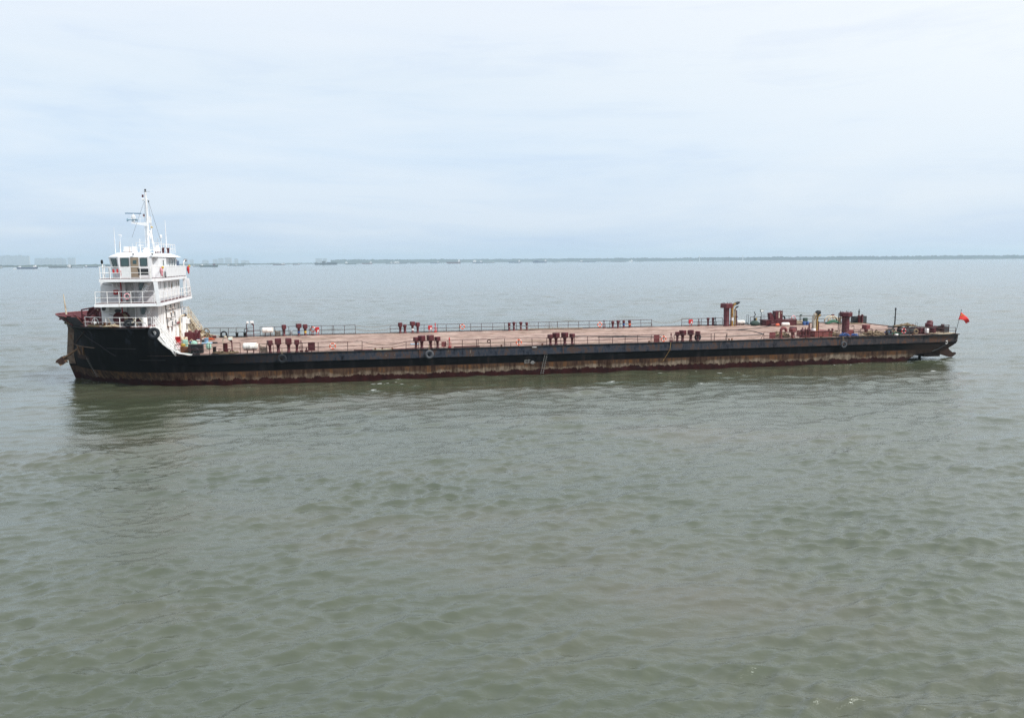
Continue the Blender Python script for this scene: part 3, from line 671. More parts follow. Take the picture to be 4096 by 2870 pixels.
# windows: frame with pane as its sub-part
def window_y(s0, s1, z0, z1, yf, lean=0.0, name='window', frame='white', glass='glass', fw=.05):
    q = MB(); w_ = fw
    q.box(s0 - w_, s1 + w_, yf - .05, yf - .004, z0 - w_, z0); q.box(s0 - w_, s1 + w_, yf - .05, yf - .004, z1, z1 + w_)
    q.box(s0 - w_, s0, yf - .05, yf - .004, z0, z1); q.box(s1, s1 + w_, yf - .05, yf - .004, z0, z1)
    o = P(q, name, frame); g = MB(); c_ = .08
    g.prism([(s0 + c_, z0), (s1 - c_, z0), (s1, z0 + c_), (s1, z1 - c_), (s1 - c_, z1), (s0 + c_, z1), (s0, z1 - c_), (s0, z0 + c_)], 'y', yf - .028, yf - .006); P(g, 'pane', glass, o); return o
def window_x(y0, y1, z0, z1, xf, frame='white_rusty', glass='glass', fw=.05):
    q = MB(); w_ = fw
    q.box(xf + .004, xf + .07, y0 - w_, y1 + w_, z0 - w_, z0); q.box(xf + .004, xf + .07, y0 - w_, y1 + w_, z1, z1 + w_)
    q.box(xf + .004, xf + .07, y0 - w_, y0, z0, z1); q.box(xf + .004, xf + .07, y1, y1 + w_, z0, z1)
    o = P(q, 'window', frame); g = MB(); g.box(xf + .006, xf + .03, y0, y1, z0, z1); P(g, 'pane', glass, o); return o
window_y(-37.92, -37.22, 11.54, 12.3, 3.6, frame='dkgrey', fw=.04); window_y(-36.15, -35.55, 11.54, 12.3, 3.6, frame='dkgrey', fw=.04)
# chamfer window
p0 = Vector((-38.12, 3.58, 0)); p1 = Vector((-39.28, 4.86, 0)); dv = (p1 - p0); nv_ = Vector((dv.y, -dv.x, 0)).normalized() * -1
if nv_.y > 0: nv_ = -nv_
g = MB(); lo = [p0 + dv * .20 + Vector((.10, 0, 11.42)), p0 + dv * .78 + Vector((.2, 0, 11.42))]; hi = [p0 + dv * .20 + Vector((-.0, 0, 12.28)), p0 + dv * .78 + Vector((.0, 0, 12.28))]
vsq = [lo[0], lo[1], hi[1], hi[0]]; g._add([v + nv_ * .10 for v in vsq] + [v + nv_ * .03 for v in vsq], [(0, 1, 2, 3), (7, 6, 5, 4), (0, 4, 5, 1), (1, 5, 6, 2), (2, 6, 7, 3), (3, 7, 4, 0)]); P(g, 'window', 'glass')
# front windows of the bridge
for i in range(6):
    yv = 5.6 + i * 1.65; g = MB(); g._add([(-39.16, yv, 11.4), (-39.16, yv + 1.2, 11.4), (-39.36, yv + 1.2, 12.25), (-39.36, yv, 12.25), (-39.1, yv, 11.4), (-39.1, yv + 1.2, 11.4), (-39.3, yv + 1.2, 12.25), (-39.3, yv, 12.25)], [(0, 3, 2, 1), (4, 5, 6, 7), (0, 1, 5, 4), (2, 3, 7, 6)]); P(g, 'window', 'glass')
d_ = MB(); d_.box(-37.05, -36.32, 3.53, 3.595, 10.37, 12.38); o = P(d_, 'door', 'beige')
d_ = MB(); d_.box(-36.82, -36.50, 3.50, 3.528, 11.75, 12.10); P(d_, 'pane', 'glass', o)
d_ = MB(); d_.box(-36.42, -36.37, 3.48, 3.53, 11.2, 11.35); P(d_, 'handle', 'dkgrey', o)
d_ = MB(); d_.bbox((-35.72, 2.55, 10.98), (.94, .06, .62), bev=.02); P(d_, 'notice_board', 'panel_black')
d_ = MB(); d_.box(-37.42, -36.58, 1.28, 1.32, 10.52, 11.40); P(d_, 'rail_board', 'white')
for s_, z_, w_, h_ in ((-38.6, 11.05, .16, .36), (-38.25, 11.05, .14, .42), (-37.93, 11.0, .10, .2), (-37.9, 10.75, .08, .3)):
    d_ = MB(); d_.cbox((s_, 3.4, z_), (w_, .12, h_)); P(d_, 'fire_extinguisher', 'red')
for y_, z0, z1, w_ in ((7.15, 9.2, 9.88, .7), (9.4, 9.2, 9.85, .55), (11.2, 9.2, 9.82, .55), (13.6, 9.2, 9.85, .6), (14.9, 9.2, 9.85, .6), (14.0, 6.75, 7.4, .6), (15.1, 6.75, 7.4, .6)):
    window_x(y_, y_ + w_, z0, z1, H1, glass='glass')
window_x(12.2, 13.0, 11.5, 12.25, -35.15 + .0, 'white'); window_x(13.6, 14.4, 11.5, 12.25, -35.15, 'white'); window_x(15.0, 15.8, 11.5, 12.25, -35.15, 'white')
window_y(-36.42, -36.0, 9.22, 9.85, HN, frame='grey'); window_y(-36.38, -35.95, 6.85, 7.45, HN, frame='grey')
q = MB(); q.lathe((0, 0, 0), [(0, -.02), (.3, -.02), (.3, .02), (0, .02)], 16, 'y'); o = P(q, 'oval_sign', 'dkgrey'); o.location = (-38.5, HN - .03, 7.2); o.scale = (1, 1, .62)
# alcove doors
for z0 in (FZ + .06, 8.05): q = MB(); q.box(-37.6, -36.95, 4.23, 4.295, z0, z0 + 1.7); P(q, 'door', 'white_rusty')
# fittings on the near wall
q = MB(); q.tube([(-38.08, HN - .09, FZ + .05), (-38.08, HN - .09, 7.68)], .05, 6); P(q, 'fire_main_pipe', 'red')
q = MB(); q.tube([(-38.08, HN - .09, 8.03), (-38.08, HN - .09, 10.03)], .05, 6); P(q, 'fire_main_pipe', 'red')
for s_ in (-38.77, -38.42): q = MB(); q.cbox((s_, HN - .09, 9.72), (.24, .14, .38)); q.sphere((s_, HN - .18, 9.76), .10, 10, 6); P(q, 'meter_box', 'white')
q = MB(); q.bbox((-38.54, HN - .14, 9.02), (.46, .22, .44), bev=.05); o = P(q, 'hose_cabinet', 'red'); q = MB(); q.box(-38.6, -38.44, HN - .275, HN - .262, 8.98, 9.1); P(q, 'plate', 'buoy_white', o)
q = MB(); q.bbox((-38.45, HN - .2, 6.68), (.42, .28, .46), bev=.03); P(q, 'hose_cabinet', 'maroon')
q = MB(); q.tube([(-39.3, HN - .05, 6.9), (-38.95, HN - .05, 6.75), (-38.7, HN - .05, 6.95), (-38.5, HN - .05, 7.0)], .02, 5); P(q, 'cable', 'dkgrey')
q = MB(); q.tube([(-39.8, HN - .04, 9.85), (-39.3, HN - .04, 9.72), (-38.9, HN - .04, 9.7)], .018, 5); P(q, 'cable', 'dkgrey')
q = MB(); q.tube([(-37.25, HN + .5, 9.4), (-36.95, HN + .5, 9.1)], .03, 5); P(q, 'cable', 'dkgrey')
# air conditioners on brackets
def aircon(c, face):
    q = MB()
    if face == 'x': q.bbox(c, (.38, .86, .58), bev=.03)
    else: q.bbox(c, (.78, .32, .52), bev=.03)
    o = P(q, 'air_conditioner', 'white_rusty' if face == 'x' else 'white'); g = MB()
    if face == 'x':
        g.box(c[0] + .19, c[0] + .205, c[1] - .28, c[1] + .20, c[2] - .22, c[2] + .22)
        for k_ in range(7): g.box(c[0] + .205, c[0] + .22, c[1] - .28, c[1] + .20, c[2] - .2 + k_ * .062, c[2] - .185 + k_ * .062)
        b_ = MB(); b_.box(c[0] - .35, c[0] + .22, c[1] - .45, c[1] + .45, c[2] - .34, c[2] - .295); P(b_, 'bracket', 'rust', o)
    else:
        g.lathe((c[0] - .12, c[1] - .165, c[2]), [(.05, 0), (.05, -.012), (.20, -.012), (.20, 0)], 18, 'y')
        for k_ in range(6): a_ = k_ * math.pi / 3; g.tube([(c[0] - .12, c[1] - .17, c[2]), (c[0] - .12 + .19 * math.cos(a_), c[1] - .17, c[2] + .19 * math.sin(a_))], .014, 4)
    P(g, 'fan_grille', 'dkgrey', o); return o
for y_, z_ in ((7.7, 7.36), (9.9, 7.36), (7.8, 6.5), (9.75, 6.5), (8.1, 5.58), (10.05, 5.6)): aircon((H1 + .28, y_, z_), 'x')
aircon((H1 + .28, 18.9, 5.1), 'x'); aircon((-39.55, HN - .25, 7.45), 'y')
q = MB(); q.tube([(H1 + .12, 11.4, 5.3), (H1 + .12, 14.4, 5.28)], .11, 7); P(q, 'pipe', 'maroon_light')
q = MB(); q.tube([(H1 + .14, 14.2, DZ + .02), (H1 + .14, 14.2, 5.7), (H1 + .3, 14.7, 5.95), (H1 + .45, 15.6, 5.98)], .12, 8); P(q, 'vent_pipe', 'cream_rusty')
q = MB(); q.lathe((H1 + .45, 15.7, 5.98), [(.13, -.2), (.2, 0), (.2, .15)], 10, 'y'); P(q, 'vent_cowl', 'dkgrey')
for y_ in (6.0, 6.3, 12.5, 16.5): q = MB(); q.tube([(H1 + .09, y_, DZ + .02), (H1 + .09, y_, 7.6)], .045, 6); P(q, 'pipe', 'white_rail')
q = MB(); q.tube([(H1 + .05, 13.0, 7.3), (H1 + .05, 12.0, 7.25), (H1 + .05, 11.2, 7.0), (H1 + .05, 10.9, 6.3)], .03, 5); P(q, 'cable', 'dkgrey')

# ------------------------------------------------------------------ railings
def railing(pts, mat, h=1.0, post=1.25, rails=(1.0, .55), r=.026, rp=.03, name='railing', bottom=None):
    q = MB(); pts = [Vector(p) for p in pts]
    for a, b_ in zip(pts, pts[1:]):
        L = (b_ - a).length; n = max(1, round(L / post))
        for i in range(n + (1 if b_ is pts[-1] else 0)):
            p = a.lerp(b_, i / n); q.cyl(p, p + Vector((0, 0, h)), rp, 6)
        for k_ in rails: q.cyl(a + Vector((0, 0, h * k_)), b_ + Vector((0, 0, h * k_)), r, 6)
    if bottom: 
        for a, b_ in zip(pts, pts[1:]): q.cyl(a + Vector((0, 0, bottom)), b_ + Vector((0, 0, bottom)), r, 6)
    return P(q, name, mat)
railing([(-39.3, 1.3, 10.34), (-34.85, 1.3, 10.34)], 'white_rail', 1.12, .95, (1, .5), .027, .034, bottom=.1)
railing([(-34.8, 1.35, 10.34), (-34.3, 3.25, 10.34), (-34.3, 17.35, 10.34), (-34.85, 19.3, 10.34)], 'white_rail', 1.12, 1.5, (1,), .034, .04)
railing([(-39.3, 1.3, 10.34), (-39.3, 19.3, 10.34)], 'white_rail', 1.12, 1.7, (1, .5), .03, .035)
railing([(-39.3, 19.3, 10.34), (-34.85, 19.3, 10.34)], 'white_rail', 1.12, 1.3, (1, .5), .03, .035)
# canvas dodger along the aft bridge rail
q = MB(); q.box(-34.33, -34.27, 6.2, 17.2, 10.42, 11.40)
P(q, 'wind_dodger', 'white')
railing([(-39.85, 1.3, 8.01), (-34.6, 1.3, 8.01)], 'white_rail', 1.12, .98, (1, .5), .027, .034, bottom=.12)
railing([(-34.15, 1.5, 8.01), (-34.15, 19.2, 8.01)], 'white_rail', 1.05, 1.9, (1, .5), .028, .034)
railing([(-39.85, 1.3, 8.01), (-39.85, 19.3, 8.01)], 'white_rail', 1.1, 1.9, (1, .5), .03, .035)
q = MB(); q.cyl((-39.05, 1.35, 10.34), (-39.05, 1.35, 11.75), .05, 8); o = P(q, 'navigation_light', 'white_rail'); q = MB(); q.lathe((-39.08, 1.35, 11.95), [(0, -.2), (.09, -.18), (.11, 0), (.09, .18), (0, .2)], 10); P(q, 'lamp_head', 'black', o)
q = MB(); q.cyl((-34.4, 17.0, 10.34), (-34.4, 17.0, 11.9), .06, 8); q.tube([(-34.4, 17.0, 11.9), (-34.3, 17.3, 12.1)], .05, 6); o = P(q, 'searchlight_post', 'white_rail'); q = MB(); q.lathe((-34.28, 17.4, 12.12), [(0, -.1), (.14, -.1), (.18, .12), (0, .12)], 10, 'y'); P(q, 'searchlight', 'grey', o)
railing([(s_, TC - halfb(s_, FZ) + .12, FZ) for s_ in (-41.5, -40.4, -39.2, -37.8, -36.3, -34.8)], 'white_rail', .93, 1.25, (1, .5), .026, .036, bottom=.08)
railing([(-40, 19.3, FZ), (-37, 20.2, FZ), (-35, 20.4, FZ)], 'white_rail', .95, 1.2, (1, .5), .03, .035)
q = MB()
for s_ in (-38.7, -36.4): q.tube([(s_, .7 if s_ < -38 else .3, FZ + .9), (s_ + .28, 1.3, FZ + .02)], .03, 5)
for a, b_ in (((-36.5, .3, FZ + .45), (-36.1, .3, FZ + .9)), ((-35.85, .25, FZ + .9), (-35.5, .25, FZ + .45))): q.tube([a, b_], .03, 5)
P(q, 'rail_brace', 'cream_rusty')
def stairs(p0, p1, wv, n, mat, hr=.9, tread_d=.22, name='stairway', both=True, solid=0.0):
    """p0 foot, p1 head (left stringer), wv width vector"""
    p0, p1, wv = Vector(p0), Vector(p1), Vector(wv); d = p1 - p0; q = MB()
    for o_ in (Vector((0, 0, 0)), wv):
        q.tube([p0 + o_, p1 + o_], .06, 6)
        if solid:
            up_ = Vector((0, 0, solid)); e_ = Vector((0, .03, 0)); c4 = [p0 + o_ - up_ * .3, p1 + o_ - up_ * .3, p1 + o_ + up_, p0 + o_ + up_]
            q._add(c4 + [v_ + e_ for v_ in c4], [(0, 1, 2, 3), (7, 6, 5, 4), (0, 4, 5, 1), (2, 6, 7, 3)])
    hv = Vector((d.x, d.y, 0)).normalized() * tread_d / 2
    for i in range(1, n):
        c = p0 + d * (i / n); q._add([c - hv, c + hv, c + hv + wv, c - hv + wv, c - hv - Vector((0, 0, .03)), c + hv - Vector((0, 0, .03)), c + hv + wv - Vector((0, 0, .03)), c - hv + wv - Vector((0, 0, .03))],
                [(0, 1, 2, 3), (7, 6, 5, 4), (0, 4, 5, 1), (1, 5, 6, 2), (2, 6, 7, 3), (3, 7, 4, 0)])
    o = P(q, name, mat); h = MB(); up = Vector((0, 0, hr))
    for o_ in ((Vector((0, 0, 0)), wv) if both else (Vector((0, 0, 0)),)):
        h.tube([p0 + o_, p0 + o_ + up * .92, p1 + o_ + up], .034, 6); h.tube([p0 + o_ + up * .5, p1 + o_ + up * .52], .028, 5)
        for k_ in (.2, .4, .6, .8, 1.0): c = p0 + d * k_ + o_; h.tube([c, c + up], .028, 5)
    P(h, 'handrail', mat, o); return o
stairs((-32.78, .35, DZ + .02), (-34.62, .35, FZ), (0, .85, 0), 11, 'white_rail', 1.0)
stairs((-32.75, 1.75, DZ + .02), (-34.62, 1.75, FZ), (0, .7, 0), 11, 'white_rusty', .8)
stairs((-33.0, 19.6, DZ + .02), (-34.72, 19.6, FZ), (0, .85, 0), 11, 'cream_rusty', .98)
stairs((-36.3, 2.6, 8.02), (-35.2, 2.6, 10.05), (0, .75, 0), 9, 'white', .6, solid=.22)
stairs((-36.1, 2.6, FZ + .02), (-35.05, 2.6, 7.7), (0, .75, 0), 9, 'white', .6, solid=.22)
q = MB(); q.box(-35.35, -34.7, 19.4, 20.5, FZ - .06, FZ + .004); P(q, 'stair_landing', 'cream_rusty')
railing([(-35.35, 19.42, FZ), (-34.72, 19.42, FZ)], 'white_rail', .95, .32, (1, .5), .028, .03)
q = MB()
zc_ = [(-34.79, FZ - .02), (-34.6, 5.33), (-34.3, 4.76), (-33.85, 4.18), (-33.3, 3.7), (-32.4, 3.2), (-31.7, DZ + .02)]
for (a, za), (b_, zb) in zip(zc_, zc_[1:]):
    q._add([(a, TC + halfb(a, DZ) - .16, DZ + .01), (b_, TC + halfb(b_, DZ) - .16, DZ + .01), (b_, TC + halfb(b_, zb) - .1, zb), (a, TC + halfb(a, za) - .1, za)], [(0, 1, 2, 3)])
P(q, 'side_screen', 'cream_rusty')
q = MB(); q.prism([(-34.70, 5.0), (-34.70, DZ + .01), (-33.5, DZ + .01)], 'y', 3.0, 3.06); P(q, 'side_screen', 'white_rusty')

# ------------------------------------------------------------------ mast and roof gear
mast = MB(); mast.tube([(-36.68, TC, ZT), (-36.7, TC, 14.8), (-36.64, TC, 16.6), (-36.7, TC, 19.15)], [.15, .14, .13, .09], 10); mast = P(mast, 'mast', 'white')
q = MB(); q.tube([(-36.35, TC + .1, 16.5), (-36.35, TC + .1, 14.9), (-35.95, TC - .8, ZT)], .09, 8); P(q, 'mast_leg', 'white', mast)
q = MB(); q.tube([(-36.5, TC, 15.2), (-36.1, TC + .9, ZT)], .09, 8); P(q, 'mast_leg', 'white', mast)
q = MB(); q.tube([(-36.55, TC, 14.9), (-36.05, TC - .1, 13.2)], .07, 8); P(q, 'mast_leg', 'white', mast)
q = MB()
for i in range(13): z_ = 12.95 + i * .26; q.tube([(-36.92, TC - .14, z_), (-36.92, TC + .14, z_)], .018, 5)
q.tube([(-36.92, TC - .14, ZT), (-36.92, TC - .14, 16.1)], .022, 5); q.tube([(-36.92, TC + .14, ZT), (-36.92, TC + .14, 16.1)], .022, 5); P(q, 'mast_ladder', 'white', mast)
q = MB(); q.prism([(-38.2, 15.92), (-38.15, 16.02), (-36.6, 16.0), (-36.6, 15.62)], 'y', TC - .28, TC + .28)
for a in ((-38.15, TC - .26), (-37.8, TC - .26), (-37.3, TC - .26)): q.tube([(a[0], a[1], 16.0), (a[0], a[1], 16.75)], .018, 5)
q.tube([(-38.15, TC - .26, 16.75), (-36.9, TC - .26, 16.75)], .02, 5); q.tube([(-38.15, TC - .26, 16.4), (-36.9, TC - .26, 16.4)], .018, 5); P(q, 'radar_platform', 'white', mast)
q = MB(); q.lathe((-38.0, TC, 16.02), [(.13, 0), (.13, .3), (.2, .36), (.2, .62), (.09, .75), (.07, .88)], 14); P(q, 'radar_pedestal', 'white', mast)
q = MB(); q.cbox((-38.0, TC, 16.95), (1.55, .10, .09), rz=R(12)); P(q, 'radar_scanner', 'radar', mast)
q = MB(); q.lathe((-38.5, TC - .34, 16.27), [(.19, -.06), (.13, .02), (.07, .12), (.05, .3), (.05, .75), (.10, .76), (.10, .95), (0, .95)], 14, 'x'); P(q, 'air_horn', 'horn', mast)
q = MB(); q.lathe((-36.7, TC, 19.15), [(.10, 0), (.10, .06), (.07, .08), (.07, .2), (.10, .22), (.10, .3), (0, .3)], 10); P(q, 'masthead_light', 'dkgrey', mast)
q = MB(); q.tube([(-36.95, TC, 19.23), (-36.25, TC, 19.2)], .018, 5); P(q, 'yardarm', 'grey', mast)
for s_, z_ in ((-36.97, 18.74), (-36.98, 16.76)): q = MB(); q.lathe((s_, TC, z_), [(.09, -.13), (.09, .13)], 10); P(q, 'signal_lamp', 'maroon', mast)
q = MB(); q.tube([(-37.08, TC, 18.5), (-36.7, TC, 18.3), (-36.45, TC, 18.42)], .05, 6); q.cbox((-36.95, TC, 18.4), (.22, .2, .14)); P(q, 'lamp_bracket', 'white', mast)
for s_, z_ in ((-36.95, 18.36), (-36.43, 18.18)): q = MB(); q.lathe((s_, TC, z_), [(.05, -.09), (.08, .09)], 8); P(q, 'flood_lamp', 'dkgrey', mast)
q = MB(); q.cbox((-36.98, TC, 16.58), (.22, .16, .1)); q.cbox((-36.4, TC + .05, 16.3), (.2, .16, .7)); P(q, 'lamp_bracket', 'white', mast)
q = MB()
for a, b_ in (((-36.85, TC, 18.2), (-37.6, TC - 3, 14.4)), ((-36.45, TC, 18.26), (-35.75, TC - 2, 13.6)), ((-36.45, TC, 18.26), (-35.15, TC, 12.9)), ((-36.8, TC, 18.2), (-36.85, TC - .2, 16.1))): q.tube([a, b_], .013, 4)
P(q, 'stay_wire', 'dkgrey', mast)
q = MB(); q.sphere((-36.12, TC - .7, 15.5), .09, 8, 6, (1.3, 1, 1)); P(q, 'rope_block', 'yellow', mast)
def antenna(s_, y_, z0, z1, r=.022, knobs=()):
    q = MB(); q.tube([(s_, y_, z0), (s_, y_, z0 + (z1 - z0) * .55), (s_ - .01, y_, z1)], [r * 1.5, r * 1.1, r * .5], 6)
    for k_ in knobs: q.lathe((s_, y_, k_), [(0, -.05), (.05, -.04), (.05, .04), (0, .05)], 8)
    return P(q, 'antenna', 'white')
antenna(-38.7, 5, ZT - .03, 15.3, .03, (14.1, 13.9, 13.6)); antenna(-38.1, 4.4, ZT - .25, 13.9, .045, (13.5, 13.3)); antenna(-37.2, 5.5, ZT, 13.8, .02); antenna(-36.7, 5.2, ZT, 13.5, .015)
antenna(-36.6, 6, ZT, 14.25, .03, (14.1,)); antenna(-35.0, 10.8, ZT, 16.3, .045, (15.2, 14.8, 14.75)); antenna(-35.2, 9.2, ZT, 14.5, .03); antenna(-35.6, 9.6, ZT, 14.4, .02)
q = MB(); q.sphere((-35.2, 9.2, 14.55), .12, 10, 6, (1, 1, 1.5)); q.cyl((-35.2, 9.2, 14.38), (-35.2, 9.2, 14.42), .14, 10); P(q, 'gps_dome', 'white')
q = MB(); q.tube([(-39.0, 8.5, ZT - .02), (-39.0, 8.5, 14.6)], .02, 5); q.cbox((-39.0, 8.5, 14.68), (.28, .08, .10)); q.cbox((-38.86, 8.5, 14.58), (.05, .05, .2)); P(q, 'wind_vane', 'white')
q = MB(); q.prism([(-38.1, ZT + .06), (-37.1, ZT + .06), (-37.22, 13.46), (-38.05, 13.46)], 'y', 5.6, 7.0); o = P(q, 'equipment_box', 'white'); q = MB(); q.box(-38.12, -37.08, 5.55, 7.05, ZT - .01, ZT + .06); P(q, 'plinth', 'maroon', o)
q = MB(); q.lathe((-35.3, 7.8, ZT), [(.24, 0), (.24, .08), (.19, .1), (.19, .55), (.13, .7), (.06, .74)], 14); P(q, 'satellite_dome', 'white')
q = MB(); q.lathe((-35.3, 7.8, ZT - .001), [(.3, 0), (.3, .12), (0, .12)], 12); P(q, 'dome_base', 'maroon')
for s_, y_ in ((-34.95, 8.6), (-34.75, 10.2)): q = MB(); q.lathe((s_, y_, ZT - .02), [(.10, 0), (.12, .45), (.16, .47), (.16, .56), (0, .56)], 10); P(q, 'vent_cowl', 'maroon')
railing([(-36.6, 4.3, ZT - .01), (-35.0, 4.3, ZT - .01), (-35.0, 15.6, ZT - .01), (-36.8, 15.6, ZT - .01)], 'white_rail', .98, 1.2, (1, .5), .022, .026)
q = MB()
for y_ in (6.2, 8.3, 11.4): q.torus((-35.9, y_, ZT + .02), .3, .02, 'y', 12, 5, arc=(0, math.pi))
q.tube([(-36.5, 5.0, ZT + .02), (-36.0, 5.6, ZT + .35), (-35.2, 6.2, ZT + .3)], .02, 5); q.cbox((-36.2, 6.8, ZT + .25), (.5, .3, .45)); q.cbox((-36.35, 5.2, 13.55), (.5, .1, .08)); P(q, 'cable_hoops', 'white_rail')
for s_, y_ in ((-36.75, 3.5), (-35.0, 3.5)): q = MB(); q.cbox((s_, y_, 12.7), (.2, .2, .06)); q.lathe((s_, y_ - .05, 12.62), [(.05, -.05), (.08, .05)], 8); P(q, 'deck_lamp', 'dkgrey')

# ------------------------------------------------------------------ forecastle machinery
def winch(s_, y_, z_, r, wdt, rz=R(-28), rope='rope_pale'):
    P0 = (s_, y_, z_); s_ = y_ = z_ = 0.0; q = MB()
    for k_ in (-wdt / 2, wdt / 2): q.lathe((s_, y_ + k_, z_ + r + .12), [(0, -.02), (r * .9, -.02), (r * .9, -.06), (r, -.06), (r, .06), (r * .9, .06), (r * .9, .02), (0, .02)], 24, 'y')
    q.box(s_ - r * .9, s_ + r * .9, y_ - wdt / 2 - .1, y_ + wdt / 2 + .1, z_, z_ + .14)
    q.cbox((s_ + r * .5, y_ - wdt / 2 - .35, z_ + r * .6), (r * 1.1, .35, r * 1.2)); q.cyl((s_, y_ - wdt / 2 - .6, z_ + r + .12), (s_, y_ + wdt / 2 + .5, z_ + r + .12), .09, 8)
    q.lathe((s_, y_ + wdt / 2 + .45, z_ + r + .12), [(.2, -.15), (.13, 0), (.2, .15)], 12, 'y')
    o = P(q, 'winch', 'maroon'); d_ = MB()
    prof = [(r * .55, -wdt / 2 + .05)]; n = 10
    for i in range(n): h = -wdt / 2 + .05 + (wdt - .1) * (i + .5) / n; prof += [(r * .72, h - .03), (r * .78, h), (r * .72, h + .03)]
    prof.append((r * .55, wdt / 2 - .05)); d_.lathe((s_, y_, z_ + r + .12), prof, 20, 'y'); P(d_, 'rope_drum', rope, o); o.location = P0; o.rotation_euler = (0, 0, rz); return o
winch(-41.5, 7.6, FZ, .74, .8); winch(-38.1, 3.3, FZ, .62, .8); winch(-36.9, 3.4, FZ, .34, .5, rope='dkgrey')
winch(-41.4, 12.5, FZ, .6, 1.2, rope='rope')
q = MB(); q.tube([(-42.45, 6.2, FZ), (-42.45, 6.2, 7.25), (-41.0, 6.6, 7.5), (-40.2, 7.0, 7.45)], .09, 7); q.tube([(-41.3, 7.0, 7.3), (-41.9, 6.8, 6.7)], .07, 6); q.cbox((-40.9, 7.4, 7.05), (.5, .5, .6)); P(q, 'windlass_frame', 'maroon')
for s_, y_, h in ((-40.85, 4.0, 1.1), (-40.45, 5.6, 1.35)):
    q = MB(); q.lathe((s_, y_, FZ), [(.26, 0), (.26, h - .26), (.19, h - .08), (0, h)], 14); P(q, 'mushroom_ventilator', 'maroon_light' if y_ < 5 else 'maroon')
for s_, y_ in ((-39.3, 1.9), (-37.7, 1.6), (-36.5, 1.4)):
    q = MB()
    for k_ in (0, .38): q.lathe((s_ + k_, y_, FZ), [(.12, 0), (.12, .38), (.16, .40), (.16, .46), (0, .46)], 12)
    q.box(s_ - .2, s_ + .58, y_ - .2, y_ + .2, FZ, FZ + .05); P(q, 'bollard', 'grey' if s_ > -38 else 'rust')
q = MB(); q.cbox((-36.35, 3.0, 6.3), (1.2, .9, .06), rz=.1); q.cbox((-36.4, 3.1, 6.0), (.9, .7, .5)); P(q, 'windlass_cover', 'maroon')
q = MB(); q.lathe((-36.9, 1.5, FZ + .32), [(.0, -.05), (.3, -.05), (.3, .05), (0, .05)], 16, 'y'); q.cbox((-36.9, 1.9, FZ + .35), (.5, .6, .6)); P(q, 'anchor_windlass', 'dkgrey')
q = MB(); q.lathe((-35.55, 1.1, FZ), [(.26, 0), (.26, .85), (.24, .9), (0, .9)], 14); P(q, 'white_drum', 'white_rusty')
q = MB(); q.tube([(-45.0, TC - .2, 6.6), (-45.15, TC - .2, 8.7)], [.09, .04], 6); P(q, 'jackstaff', 'cream_rusty')
q = MB(); q.tube([(-43.9, 5.5, 6.5), (-43.4, 5.6, 6.0), (-43.1, 5.4, FZ)], .12, 7); q.lathe((-44.4, 8.8, FZ), [(.2, 0), (.2, .7), (.26, .72), (.26, .8), (0, .8)], 12); P(q, 'bow_bollard', 'maroon')
for i, (s_, y_, rx_) in enumerate(((-40.2, 2.9, .9), (-38.6, 1.6, .7), (-43.2, 6.6, .8))):
    solo(MB().rope((0, 0, 0), rx_, .55, 5, .045, .22, i), 'rope_pile', 'rope' if i != 1 else 'rope_pale', ['tangled tan mooring rope on the forecastle behind the forward rail posts', 'small pale rope pile on the forecastle edge near the middle rail post', 'brown rope coiled inside the maroon bow bulwark'][i], 'rope', (s_, y_, FZ + .01), group='ropes lying on the forecastle')
q = MB(); q.torus((0, 0, .25), .25, .03, 'y', 14, 6, arc=(0, math.pi)); q.cbox((0, 0, .12), (.22, .2, .2)); q.tube([(-.25, 0, .25), (-.3, 0, .02)], .03, 5); q.tube([(.25, 0, .25), (.32, 0, .02)], .03, 5)
solo(q, 'rail_lamp', 'white_rail', 'small white work lamp with a looped cable at the forward end of the forecastle rail', 'lamp', (-40.2, 2.1, FZ + .35))

# ------------------------------------------------------------------ main deck rails
NT_, FT_ = .22, 20.4
def rail_run(posts, t_, h, mat='rail_brown', rails=(1.0, .53), r=.026, name='railing', jit=0.02, foot=True):
    q = MB(); rnd = random.Random(int(posts[0] * 10)); tops = []
    for s_ in posts:
        hh = h + rnd.uniform(-jit, jit); lean = rnd.uniform(-.04, .04)
        q.cyl((s_, t_, DZ + .05), (s_ + lean, t_, DZ + hh), .032, 6); tops.append((s_ + lean, hh))
    for k_ in rails:
        q.tube([(s_ if k_ < .9 else s_, t_, DZ + hh * k_ + rnd.uniform(-.012, .012)) for s_, hh in tops], r, 5)
    if foot: q.tube([(posts[0], t_, DZ + .14), (posts[-1], t_, DZ + .13)], .02, 5)
    return P(q, name, mat)
rail_run([-32.8, -31.45, -29.66, -26.84], NT_, 1.08); rail_run([-25.06, -24.3, -23.72, -20.95, -19.48, -16.6, -15.2], NT_, .97)
rail_run([-10.84, -9.56, -7.9, -6.57, -5.13, -3.64, -3.5, -2.2, -.71, .74, 2.2, 3.73, 5.27, 6.72, 8.18, 9.42, 10.91, 12.29, 13.72, 15.2, 16.65], NT_, .84)
rail_run([17.8, 19.6, 22.09, 22.44, 23.9], NT_, .83); rail_run([28.3, 30.24, 31.7, 33.3, 34.9, 37.1, 39.9, 41.6, 43.3, 44.3, 46.3, 48.5, 50.8, 52.3], NT_, .78)
rail_run([-33.0, -32.63, -31.23, -30.31, -29.43, -27.4], FT_, 1.12); rail_run([-26.67, -24.96, -24.1, -23.3, -20.9, -19.5, -18.2, -18.0, -16.75, -15.4], FT_, 1.12, r=.03)
rail_run([-11.2, -7.0, -5.3, -4.2, -2.55, -1.13, .26, 1.7, 3.24, 4.8, 6.2, 7.63, 9.05, 10.15, 11.58, 13.01, 14.4, 17.19, 18.6, 20.07, 21.48, 22.91], FT_, .98, r=.03)
